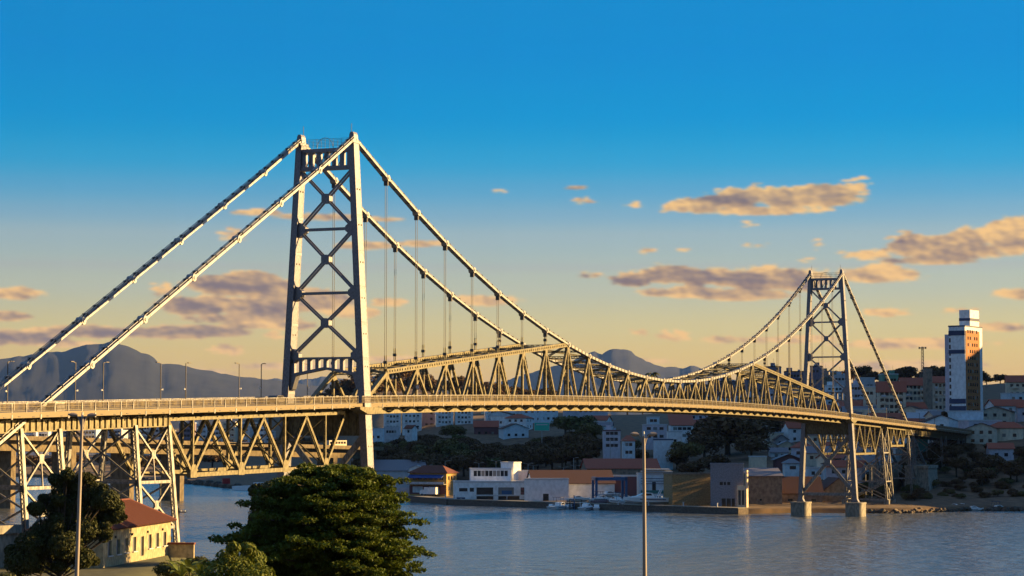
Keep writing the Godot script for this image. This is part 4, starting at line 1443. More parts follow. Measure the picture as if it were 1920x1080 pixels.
func motor_boat(label: String, where: Vector3, turn: float, length: float, style: int) -> Node3D:
	var o := thing("motor_boat", label, "boat", where, turn, "boats at the marina")
	var beam := length * 0.3
	var high := length * 0.14
	var b := MB.new()
	hull(b, length, beam, high)
	made(o, "hull", b, M.gelcoat)
	for s in [-1, 1]:
		var st := MB.new()
		st.beam(Vector3(-length * 0.42, high * 0.72, s * beam * 0.5), Vector3(length * 0.15, high * 0.80, s * beam * 0.5), 0.06, high * 0.13)
		made(o, "stripe", st, M.navy)
	var c := MB.new()
	c.poly_z([[-length * 0.18, high], [-length * 0.14, high + length * 0.10], [length * 0.04, high + length * 0.115], [length * 0.2, high + length * 0.04], [length * 0.36, high + 0.05]], -beam * 0.36, beam * 0.36)
	made(o, "cabin", c, M.gelcoat)
	for s in [-1, 1]:
		var g := MB.new()
		g.poly_z([[-length * 0.12, high + length * 0.05], [-length * 0.10, high + length * 0.09], [length * 0.03, high + length * 0.095], [length * 0.13, high + length * 0.05]], s * beam * 0.365 - 0.02, s * beam * 0.365 + 0.02)
		made(o, "cabin_window", g, M.glass)
	if style == 1:
		var t := MB.new()
		for s in [-1, 1]:
			t.beam(Vector3(-length * 0.3, high, s * beam * 0.4), Vector3(-length * 0.2, high + length * 0.26, s * beam * 0.4), 0.08, 0.08)
			t.beam(Vector3(length * 0.02, high + 0.3, s * beam * 0.4), Vector3(-length * 0.02, high + length * 0.26, s * beam * 0.4), 0.08, 0.08)
		t.box(Vector3(-length * 0.11, high + length * 0.265, 0), Vector3(length * 0.3, 0.12, beam * 0.95))
		made(o, "sun_roof", t, M.navy)
	elif style == 2:
		var t := MB.new()
		for s in [-1, 1]:
			t.beam(Vector3(-length * 0.25, high, s * beam * 0.42), Vector3(-length * 0.33, high + length * 0.16, s * beam * 0.36), 0.12, 0.3)
		t.box(Vector3(-length * 0.33, high + length * 0.165, 0), Vector3(0.4, 0.14, beam * 0.8))
		made(o, "radar_arch", t, M.gelcoat)
	return o

func lamp_far(px: float, d: float, tall: float, arms := 2) -> void:
	var p := gp(px, d, land_y(px, d) - 0.3)
	var o := thing("street_lamp", "thin grey street lamp standing before the dark wooded slope", "street lamp", p, face_angle(), "street lamps along the waterfront road")
	rod(o, "pole", Vector3.ZERO, Vector3(0, tall, 0), 0.11, M.lamp_grey)
	var b := MB.new()
	for s in ([-1, 1] if arms == 2 else [1]):
		b.beam(Vector3(0, tall - 0.1, 0), Vector3(s * 1.3, tall + 0.25, 0), 0.09, 0.09)
		b.box(Vector3(s * 1.6, tall + 0.25, 0), Vector3(0.9, 0.16, 0.35))
	made(o, "lamp_head", b, M.lamp_grey)

func car(label: String, where: Vector3, turn: float, paint: Material, group := "", called := "parked_car") -> void:
	var o := thing(called, label, "car", where, turn, group)
	var b := MB.new()
	b.poly_z([[-2.1, 0.35], [2.1, 0.35], [2.15, 0.75], [1.2, 0.92], [0.7, 1.42], [-1.1, 1.45], [-1.75, 0.98], [-2.15, 0.9]], -0.85, 0.85)
	made(o, "body", b, paint)
	for s in [-1, 1]:
		var g := MB.new()
		g.poly_z([[-1.5, 0.98], [1.05, 0.95], [0.64, 1.34], [-1.02, 1.37]], s * 0.855 - 0.01, s * 0.855 + 0.01)
		made(o, "side_window", g, M.glass)
	for x in [-1.3, 1.3]:
		for s in [-1, 1]:
			var w := MB.new()
			w.tube(Vector3(x, 0.33, s * 0.7), Vector3(x, 0.33, s * 0.9), 0.33, 0.33, 12)
			made(o, "wheel", w, M.rubber)

func box_truck(label: String, where: Vector3, turn: float) -> void:
	var o := thing("box_truck", label, "truck", where, turn)
	block(o, "cargo_box", Vector3(-0.8, 2.0, 0), Vector3(5.2, 2.6, 2.3), M.white_wall)
	var b := MB.new()
	b.poly_z([[1.9, 0.6], [3.7, 0.6], [3.75, 1.3], [3.45, 2.25], [3.1, 2.4], [1.9, 2.4]], -1.05, 1.05)
	made(o, "cab", b, M.white_wall)
	var g := MB.new()
	g.beam(Vector3(3.78, 1.36, 0), Vector3(3.5, 2.15, 0), 1.8, 0.04, Vector3.RIGHT)
	made(o, "windscreen", g, M.glass)
	block(o, "chassis", Vector3(0.2, 0.62, 0), Vector3(7.0, 0.2, 1.2), M.rubber)
	for x in [-2.2, 2.7]:
		for s in [-1, 1]:
			var w := MB.new()
			w.tube(Vector3(x, 0.45, s * 0.75), Vector3(x, 0.45, s * 1.08), 0.45, 0.45, 12)
			made(o, "wheel", w, M.rubber)

func text_on(parent: Node3D, called: String, words: String, size: float, where: Vector3, m: Material, turn := 0.0) -> void:
	var t := TextMesh.new()
	t.text = words
	var f := SystemFont.new()
	f.font_names = PackedStringArray(["Droid Sans"])
	t.font = f
	t.font_size = 32
	t.pixel_size = size / 32.0
	t.depth = 0.04
	put(parent, called, t, m, Transform3D(Basis(Vector3.UP, turn), where))

func concrete_bridge() -> void:
	# the box-girder road bridge beyond, seen through the near approach
	var o := thing("road_bridge", "long beige concrete girder road bridge on wall piers seen behind the steel approach", "bridge")
	var pts := []
	for q in [[-520, 640, 806], [-200, 706, 811], [96, 780, 820], [400, 866, 829], [670, 940, 837], [690, 946, 838]]:
		pts.append(at(q[0], q[2], q[1]))
	for i in pts.size() - 1:
		var a: Vector3 = pts[i]
		var b: Vector3 = pts[i + 1]
		var k := 4
		for j in k:
			var p := a.lerp(b, float(j) / k)
			var q := a.lerp(b, float(j + 1) / k)
			var s := sub(o, "span")
			bar(s, "deck_slab", p + Vector3(0, -1.25, 0), q + Vector3(0, -1.25, 0), 17.0, 0.45, M.girder_concrete)
			bar(s, "box_girder", p + Vector3(0, -3.3, 0), q + Vector3(0, -3.3, 0), 9.0, 3.6, M.girder_concrete)
			var side := (q - p).cross(Vector3.UP).normalized()
			for e in [-1, 1]:
				bar(s, "parapet", p + side * e * 8.4 + Vector3(0, -0.5, 0), q + side * e * 8.4 + Vector3(0, -0.5, 0), 0.25, 1.05, M.girder_concrete)
	for px in [-160, 0, 118, 222, 318, 610]:
		for i in pts.size() - 1:
			var q0: Array = [-520, -200, 96, 400, 670, 690]
			if px >= q0[i] and px < q0[i + 1]:
				var p: Vector3 = (pts[i] as Vector3).lerp(pts[i + 1], float(px - q0[i]) / (q0[i + 1] - q0[i]))
				var dirn: Vector3 = (pts[i + 1] - pts[i]).normalized()
				var pb := MB.new()
				pb.poly_y([[-1.3, -4.4], [1.3, -4.4], [1.3, 4.4], [-1.3, 4.4]], -3.0, p.y - 5.0)
				var pier := made(o, "pier", pb, M.girder_concrete)
				pier.position = Vector3(p.x, 0, p.z)
				pier.rotation.y = atan2(-dirn.z, dirn.x)
	# a bus and a van crossing it
	var at_bus: Vector3 = (pts[3] as Vector3).lerp(pts[4], 0.76) + Vector3(0, -1.0, 5.0)
	var dirb: Vector3 = (pts[4] - pts[3]).normalized()
	var bus := thing("city_bus", "cream city bus crossing the concrete road bridge", "bus", at_bus, atan2(-dirb.z, dirb.x))
	block(bus, "body", Vector3(0, 1.75, 0), Vector3(11.5, 2.7, 2.5), M.cream_wall)
	for k in 6:
		for s in [-1, 1]:
			block(bus, "window", Vector3(-4.6 + 1.8 * k, 2.15, s * 1.26), Vector3(1.4, 0.95, 0.04), M.glass)
	for x in [-3.6, 3.4]:
		for s in [-1, 1]:
			var w := MB.new()
			w.tube(Vector3(x, 0.5, s * 0.95), Vector3(x, 0.5, s * 1.27), 0.5, 0.5, 12)
			made(bus, "wheel", w, M.rubber)
	for u in [[2, 0.35, "lamp_pale", "white"], [3, 0.3, "cream_wall", "cream"], [3, 0.62, "maroon", "dark red"], [1, 0.7, "lamp_pale", "pale"]]:
		var p: Vector3 = (pts[u[0]] as Vector3).lerp(pts[u[0] + 1], u[1]) + Vector3(0, -1.02, 5.2)
		car("%s car crossing the concrete road bridge %s" % [u[3], ["", "toward the island", "above the second pier pair", "behind the steel truss"][u[0]]], p, atan2(-dirb.z, dirb.x), M[u[2]], "", "car")

func city() -> void:
	mat("lamp_grey", lin(0.32, 0.31, 0.30), 0.5)
	leaf_material("leaf_dark", 0.115, 0.066, 0.03)
	leaf_material("leaf_mid", 0.10, 0.105, 0.036)
	leaf_material("leaf_olive", 0.14, 0.115, 0.04)
	skyline()
	slope_houses()
	hillside()
	waterfront()
	woods()

func skyline() -> void:
	# tall block at the end of the viaduct
	var o := building("apartment_tower", "tall white apartment tower with navy bands and an orange brown flank", "building", {"l": 1781, "r": 1808, "top": 612, "base": 792, "d": 900.0, "turn": -33.0, "deep": 19.0, "wall": "white_wall", "trim": "navy", "sink": 8.0})
	var w: float = 27 * 900.0 / FOCAL / cos(deg_to_rad(33))
	var h: float = (792 - 612) * 900.0 / FOCAL
	for q in [[0.93, 0.05], [0.735, 0.04], [0.22, 0.05], [0.145, 0.05], [0.065, 0.05]]:
		block(o, "navy_band", Vector3(0, h * q[0], 0.06), Vector3(w + 0.1, h * q[1], 0.14), M.navy)
	var fl := MB.new()
	fl.box(Vector3(w / 2 + 0.12, h / 2 - 1, -8.0), Vector3(0.24, h - 1.5, 15.0))
	made(o, "orange_flank", fl, M.orange_wall)
	for j in 14:
		for i in 5:
			block(o, "window", Vector3(w / 2 + 0.25, h * (j + 0.5) / 14.5 + 0.6, -2.8 - 2.4 * i), Vector3(0.08, 1.3, 1.2), M.glass if (i * 7 + j * 3) % 5 else M.curtain)
	var wing := MB.new()
	wing.box(Vector3(-w / 2 - 0.9, h / 2 - 1.6, -1.6), Vector3(1.8, h - 3.2, 2.8))
	made(o, "stair_wing", wing, M.lavender_wall)
	for j in 14:
		block(o, "window", Vector3(-w / 2 + 0.5, h * (j + 0.4) / 14.5, 0.05), Vector3(0.7, 1.7, 0.08), M.glass)
	var ph := MB.new()
	ph.box(Vector3(w / 2 - 2.4, h + 3.4, -11.0), Vector3(4.6, 7.0, 10.0))
	made(o, "penthouse", ph, M.white_wall)
	var pb := MB.new()
	pb.box(Vector3(w / 2 - 2.4, h + 3.0, -11.0), Vector3(4.8, 1.1, 10.2))
	made(o, "navy_band", pb, M.navy)
	building("apartment_block", "beige apartment block with red tiled roof next to the dark stair tower", "building", {"l": 1747, "r": 1778, "top": 717, "base": 772, "d": 965.0, "turn": 6.0, "deep": 10.0, "wall": "beige_wall", "roof": "gable", "rise": 2.6, "tiles": "bright_tiles", "floors": 4, "cols": 3, "ww": 1.1, "wh": 1.5})
	building("stair_tower", "dark olive stair tower with a stepped top between red roofs", "building", {"l": 1736, "r": 1748, "top": 690, "base": 772, "d": 955.0, "turn": 10.0, "deep": 4.0, "wall": "brown_wall", "trim": "dark_tiles"})
	building("apartment_block", "long beige apartment block with red roof, dormer band and stacked balconies", "building", {"l": 1692, "r": 1738, "top": 722, "base": 776, "d": 968.0, "turn": 4.0, "deep": 11.0, "wall": "cream_wall", "roof": "gable", "rise": 3.2, "tiles": "bright_tiles", "floors": 5, "cols": 5, "ww": 1.4, "wh": 1.5, "side_cols": 2})
	building("apartment_block", "pale apartment block with steep red roof and dark recessed balconies by the backstay", "building", {"l": 1645, "r": 1697, "top": 734, "base": 782, "d": 935.0, "turn": -8.0, "deep": 10.0, "wall": "cream_wall", "roof": "gable", "rise": 4.2, "tiles": "bright_tiles", "floors": 4, "cols": 5, "ww": 1.5, "wh": 1.9, "side_cols": 0})
	building("house", "small house with an orange rounded balcony beside the pale red-roofed block", "house", {"l": 1618, "r": 1641, "top": 726, "base": 770, "d": 960.0, "turn": -10.0, "deep": 8.0, "wall": "cream_wall", "tiles": "dark_tiles", "floors": 2, "cols": 2, "side_cols": 0})
	building("apartment_block", "pale green block with flat roof rising behind the red roofs", "building", {"l": 1654, "r": 1684, "top": 702, "base": 760, "d": 1180.0, "deep": 12.0, "wall": "green_wall", "floors": 3, "cols": 4})
	building("house", "grey flat house on the ridge behind the far backstay", "house", {"l": 1608, "r": 1640, "top": 709, "base": 760, "d": 1200.0, "deep": 10.0, "wall": "grey_wall", "floors": 2, "cols": 4})
	building("house", "low white roofed hall below the red-roofed blocks", "house", {"l": 1702, "r": 1754, "top": 784, "base": 800, "d": 905.0, "turn": -6.0, "deep": 10.0, "wall": "lavender_wall", "roof": "gable", "rise": 2.2, "tiles": "pale_roof", "floors": 1, "cols": 6})
	building("annex", "pale blue windowless annex at the foot of the tall tower", "building", {"l": 1778, "r": 1842, "top": 772, "base": 802, "d": 880.0, "turn": -4.0, "deep": 10.0, "wall": "blue_wall"})
	building("apartment_block", "cream apartment block with red roof beyond the tall tower", "building", {"l": 1888, "r": 1960, "top": 716, "base": 790, "d": 1010.0, "turn": -10.0, "deep": 12.0, "wall": "cream_wall", "roof": "gable", "rise": 3.0, "tiles": "bright_tiles", "floors": 5, "cols": 6})
	# telecom mast
	var mp := gp(1730, 1100.0, land_y(1730, 1100.0))
	var m := thing("radio_mast", "slender lattice radio mast with a ring of antennas above the red roofs", "mast", mp)
	var hh := at(1730, 650, 1100.0).y - mp.y
	for k in 3:
		var a := TAU * k / 3
		rod(m, "leg", Vector3(cos(a) * 1.0, 0, sin(a) * 1.0), Vector3(cos(a) * 0.55, hh, sin(a) * 0.55), 0.12, M.lamp_dark)
	for j in int(hh / 1.6):
		for k in 3:
			var a := TAU * k / 3
			var b := TAU * (k + 1) / 3
			rod(m, "lattice", Vector3(cos(a), 0, sin(a)) * 0.8 + Vector3(0, j * 1.6, 0), Vector3(cos(b), 0, sin(b)) * 0.8 + Vector3(0, j * 1.6 + 1.6, 0), 0.07, M.lamp_dark)
	for q in [[hh - 0.6, 1.7, 0.9], [hh * 0.45, 1.6, 2.4], [hh * 0.38, 1.4, 1.0]]:
		for k in 6:
			var a := TAU * k / 6
			block(m, "antenna", Vector3(cos(a) * q[1], q[0], sin(a) * q[1]), Vector3(0.5, q[2], 0.5), M.lamp_dark)
	# darker blocks on the ridge seen through the far half of the truss
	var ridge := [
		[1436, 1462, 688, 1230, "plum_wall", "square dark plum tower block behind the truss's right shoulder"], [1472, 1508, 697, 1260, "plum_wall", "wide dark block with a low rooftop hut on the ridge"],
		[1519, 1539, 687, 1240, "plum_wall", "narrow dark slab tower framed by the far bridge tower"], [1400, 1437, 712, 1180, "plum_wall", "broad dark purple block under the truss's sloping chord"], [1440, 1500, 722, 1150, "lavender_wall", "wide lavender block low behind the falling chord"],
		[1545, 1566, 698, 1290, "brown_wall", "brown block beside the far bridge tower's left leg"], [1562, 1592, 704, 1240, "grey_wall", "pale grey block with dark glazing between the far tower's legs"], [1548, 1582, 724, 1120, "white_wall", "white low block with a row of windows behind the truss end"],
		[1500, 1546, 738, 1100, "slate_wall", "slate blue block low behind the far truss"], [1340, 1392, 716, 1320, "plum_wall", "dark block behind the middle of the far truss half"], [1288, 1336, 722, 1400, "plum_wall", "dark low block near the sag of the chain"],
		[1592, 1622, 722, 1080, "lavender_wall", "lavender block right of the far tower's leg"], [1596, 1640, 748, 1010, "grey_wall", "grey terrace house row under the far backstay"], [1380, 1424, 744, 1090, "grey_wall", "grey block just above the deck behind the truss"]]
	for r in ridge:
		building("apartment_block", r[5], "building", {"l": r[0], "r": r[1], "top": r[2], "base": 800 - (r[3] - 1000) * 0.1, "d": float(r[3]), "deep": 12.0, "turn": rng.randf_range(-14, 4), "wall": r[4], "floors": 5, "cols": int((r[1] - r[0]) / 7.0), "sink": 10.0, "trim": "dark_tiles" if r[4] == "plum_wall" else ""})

func hillside() -> void:
	# white apartment slabs above the wood
	var slabs := [[721, 752, 757, 806, "white five-storey slab first in the row above the wood"], [755, 791, 755, 806, "white five-storey slab second in the row above the wood"], [818, 850, 752, 797, "white slab in the middle pair above the wood, nearer the chapel roofs"], [854, 887, 752, 797, "white slab in the middle pair above the wood, nearer the red house"], [911, 941, 750, 796, "white slab left of a lilac stairwell above the red house"], [944, 977, 750, 806, "white slab right of a lilac stairwell above the red house"]]
	for s in slabs:
		building("apartment_block", s[4], "building", {"l": s[0], "r": s[1], "top": s[2], "base": s[3], "d": 1215.0, "deep": 12.0, "turn": 5.0, "wall": "white_wall", "floors": 5, "cols": 4, "ww": 1.2, "wh": 1.2, "side_cols": 0, "sink": 8.0}, "white apartment slabs above the wood")
	var list := [
		["house", "red house with a stepped gable below the white slabs", {"l": 889, "r": 934, "top": 800, "base": 822, "d": 1150.0, "wall": "maroon", "roof": "gable", "rise": 3.0, "tiles": "bright_tiles", "floors": 1, "cols": 3, "deep": 10.0}],
		["house", "white three-storey house on the slope under the lilac stairwell", {"l": 937, "r": 974, "top": 800, "base": 828, "d": 1140.0, "wall": "white_wall", "floors": 2, "cols": 4}],
		["house", "pale blue cube house beside the near bridge leg", {"l": 690, "r": 719, "top": 804, "base": 832, "d": 1090.0, "wall": "blue_wall", "floors": 1, "cols": 2}],
		["house", "small white house with a row of windows in front of the first slab", {"l": 721, "r": 748, "top": 801, "base": 818, "d": 1110.0, "wall": "grey_wall", "floors": 1, "cols": 4}],
		["house", "tiny sunlit white house in the trees below the second slab", {"l": 759, "r": 773, "top": 803, "base": 816, "d": 1120.0, "turn": -30.0, "wall": "white_wall", "roof": "gable", "rise": 1.5, "deep": 5.0, "floors": 1, "cols": 1}],
		["house", "lilac grey house in the gap between the slab pairs", {"l": 792, "r": 817, "top": 770, "base": 802, "d": 1235.0, "wall": "plum_wall", "floors": 3, "cols": 2}],
		["house", "lilac stairwell block between two white slabs", {"l": 940, "r": 945, "top": 752, "base": 800, "d": 1217.0, "wall": "lavender_wall"}],
		["house", "rose coloured house row on the bare hillside", {"l": 1060, "r": 1140, "top": 762, "base": 790, "d": 1230.0, "wall": "lavender_wall", "floors": 2, "cols": 9, "turn": 8.0}],
		["house", "blue white flat house high on the bare slope", {"l": 1214, "r": 1236, "top": 783, "base": 796, "d": 1020.0, "wall": "blue_wall", "floors": 1, "cols": 2, "ww": 1.6}],
		["house", "lilac house with a deep dark terrace above the lamp", {"l": 1206, "r": 1250, "top": 797, "base": 826, "d": 985.0, "wall": "lavender_wall", "floors": 2, "cols": 3, "ww": 1.8}],
		["house", "white stepped villa under a broad red roof", {"l": 1257, "r": 1300, "top": 798, "base": 824, "d": 1000.0, "wall": "white_wall", "roof": "shed", "rise": 5.2, "tiles": "bright_tiles", "floors": 2, "cols": 4, "ww": 1.8, "deep": 14.0}],
		["house", "plain white lower wing of the stepped villa's terrace", {"l": 1252, "r": 1278, "top": 810, "base": 840, "d": 962.0, "wall": "white_wall", "floors": 1, "cols": 1}],
		["house", "blank pale green grey wall of a boxy house with dark corner pillars", {"l": 1227, "r": 1261, "top": 825, "base": 862, "d": 905.0, "wall": "blue_wall", "trim": "navy"}],
		["house", "white and blue house with a red hip roof among trees", {"l": 1167, "r": 1190, "top": 827, "base": 856, "d": 915.0, "wall": "blue_wall", "roof": "hip", "rise": 2.2, "tiles": "bright_tiles", "floors": 2, "cols": 2, "ww": 1.3}],
		["house", "lilac grey three-storey house with balconies on the slope", {"l": 1131, "r": 1163, "top": 808, "base": 842, "d": 945.0, "wall": "lavender_wall", "floors": 3, "cols": 3, "ww": 1.6, "trim": "maroon"}],
		["apartment_block", "white apartment block with maroon stripes behind the round tree", {"l": 1319, "r": 1409, "top": 787, "base": 842, "d": 1085.0, "wall": "white_wall", "floors": 5, "cols": 7, "ww": 1.6, "deep": 12.0}],
		["apartment_block", "white block with blue stripe behind the dome shaped tree", {"l": 1416, "r": 1445, "top": 782, "base": 820, "d": 1110.0, "wall": "white_wall", "floors": 4, "cols": 2, "ww": 1.2}],
		["apartment_block", "pale lilac block with wide windows above the gabled houses", {"l": 1450, "r": 1471, "top": 786, "base": 822, "d": 1090.0, "wall": "lavender_wall", "floors": 4, "cols": 2, "ww": 1.9}],
		["apartment_block", "rose grey block beside the far bridge tower", {"l": 1472, "r": 1510, "top": 788, "base": 830, "d": 1110.0, "wall": "plum_wall", "floors": 4, "cols": 4}],
		["house", "white gabled house highest in the gabled cluster", {"l": 1453, "r": 1477, "top": 824, "base": 838, "d": 1000.0, "wall": "grey_wall", "roof": "gable_z", "rise": 2.0, "tiles": "dark_tiles", "floors": 1, "cols": 2, "ww": 0.9}],
		["house", "white gabled house with a square window in the gabled cluster", {"l": 1459, "r": 1489, "top": 834, "base": 850, "d": 970.0, "wall": "cream_wall", "roof": "gable_z", "rise": 1.6, "tiles": "pale_roof", "floors": 1, "cols": 2, "ww": 1.0}],
		["house", "wide gabled house with dark openings in the gabled cluster", {"l": 1422, "r": 1456, "top": 834, "base": 850, "d": 975.0, "wall": "beige_wall", "roof": "gable_z", "rise": 1.9, "tiles": "pale_roof", "floors": 1, "cols": 3, "ww": 1.2}],
		["house", "low tan walled house before the big round tree", {"l": 1407, "r": 1436, "top": 857, "base": 874, "d": 880.0, "wall": "cream_wall"}],
		["house", "pale blue house with a grey roof below the gabled cluster", {"l": 1444, "r": 1476, "top": 848, "base": 862, "d": 930.0, "wall": "blue_wall", "roof": "gable", "rise": 1.8, "tiles": "sheet_roof", "floors": 1, "cols": 2}],
		["house", "house with a low red vaulted front below the pale blue one", {"l": 1453, "r": 1502, "top": 861, "base": 874, "d": 880.0, "wall": "maroon", "roof": "gable_z", "rise": 2.0, "tiles": "sheet_roof", "eave": 0.9}],
		["house", "small light blue house with white corners near the far tower", {"l": 1471, "r": 1499, "top": 869, "base": 886, "d": 850.0, "wall": "blue_wall", "roof": "hip", "rise": 1.6, "tiles": "sheet_roof", "floors": 1, "cols": 1, "ww": 2.4}],
		["house", "white blue house seen between the far tower's legs", {"l": 1512, "r": 1546, "top": 878, "base": 897, "d": 830.0, "wall": "blue_wall", "roof": "flat", "floors": 1, "cols": 2}],
		["house", "grey blue house higher up between the far tower's legs", {"l": 1504, "r": 1552, "top": 846, "base": 874, "d": 900.0, "wall": "grey_wall", "roof": "gable", "rise": 2.0, "tiles": "sheet_roof", "floors": 2, "cols": 4}],
		["house", "dim lilac house right of the far tower's cross", {"l": 1556, "r": 1592, "top": 838, "base": 876, "d": 910.0, "wall": "lavender_wall", "floors": 2, "cols": 3}],
		["house", "dark brick house behind the far trestle", {"l": 1606, "r": 1650, "top": 862, "base": 910, "d": 850.0, "wall": "maroon", "roof": "gable", "rise": 2.4, "tiles": "dark_tiles", "floors": 2, "cols": 3}],
		["house", "white house on the slope behind the far truss panels", {"l": 1560, "r": 1606, "top": 800, "base": 846, "d": 1000.0, "wall": "grey_wall", "floors": 3, "cols": 4}],
		["house", "teal clad shed under the viaduct behind the anchorage", {"l": 1706, "r": 1738, "top": 818, "base": 850, "d": 850.0, "wall": "teal", "sink": 8.0}]]
	for e in list:
		var o := building(e[0], e[1], "building" if e[0] == "apartment_block" else "house", e[2])
		if e[1].begins_with("white apartment block with maroon"):
			for x in [-6.0, 7.5]:
				block(o, "stair_shaft", Vector3(x, 6.0, 0.35), Vector3(2.6, 18.0, 0.9), M.maroon)
				block(o, "pale_strip", Vector3(x, 6.0, 0.85), Vector3(1.0, 17.6, 0.2), M.lavender_wall)
	# left city, behind the concrete bridge
	var walls := ["blue_wall", "lavender_wall", "white_wall", "grey_wall", "cream_wall", "plum_wall"]
	var heads := ["flat topped", "broad", "slim", "stepped", "squat", "tall"]
	var tones := ["pale blue", "lilac", "white", "grey", "cream", "plum"]
	var r := RandomNumberGenerator.new()
	r.seed = 5
	for i in 26:
		var l := -40.0 + i * 27.0 + r.randf_range(-4, 4)
		var k := r.randi() % 6
		var wd := r.randf_range(16, 30)
		building("town_building", "%s %s town building behind the concrete bridge" % [heads[(i * 5 + i / 6) % 6], tones[k]], "building", {"l": l, "r": l + wd, "top": r.randf_range(790, 812), "base": 842, "d": r.randf_range(1420, 1650), "deep": 14.0, "turn": r.randf_range(-12, 12), "wall": walls[k], "floors": 5, "cols": int(wd / 6.0), "ww": 1.8, "wh": 1.6}, "town buildings behind the concrete bridge")
	# road sign on the slope
	var sp := at(1016, 800, 1050.0)
	var g := thing("road_sign", "large green motorway sign on a post above the wood", "road sign", Vector3(sp.x, land_y(1016, 1050.0), sp.z), face_angle())
	var sh := sp.y - land_y(1016, 1050.0)
	block(g, "panel", Vector3(0, sh, 0), Vector3(6.9, 3.6, 0.15), M.sign_green)
	block(g, "border", Vector3(0, sh, -0.06), Vector3(7.2, 3.9, 0.12), M.pale_trim)
	block(g, "text_line", Vector3(0, sh + 0.95, 0.09), Vector3(5.2, 0.42, 0.03), M.pale_trim)
	rod(g, "post", Vector3(0, -1, -0.1), Vector3(0, sh - 1.8, -0.1), 0.2, M.lamp_grey)

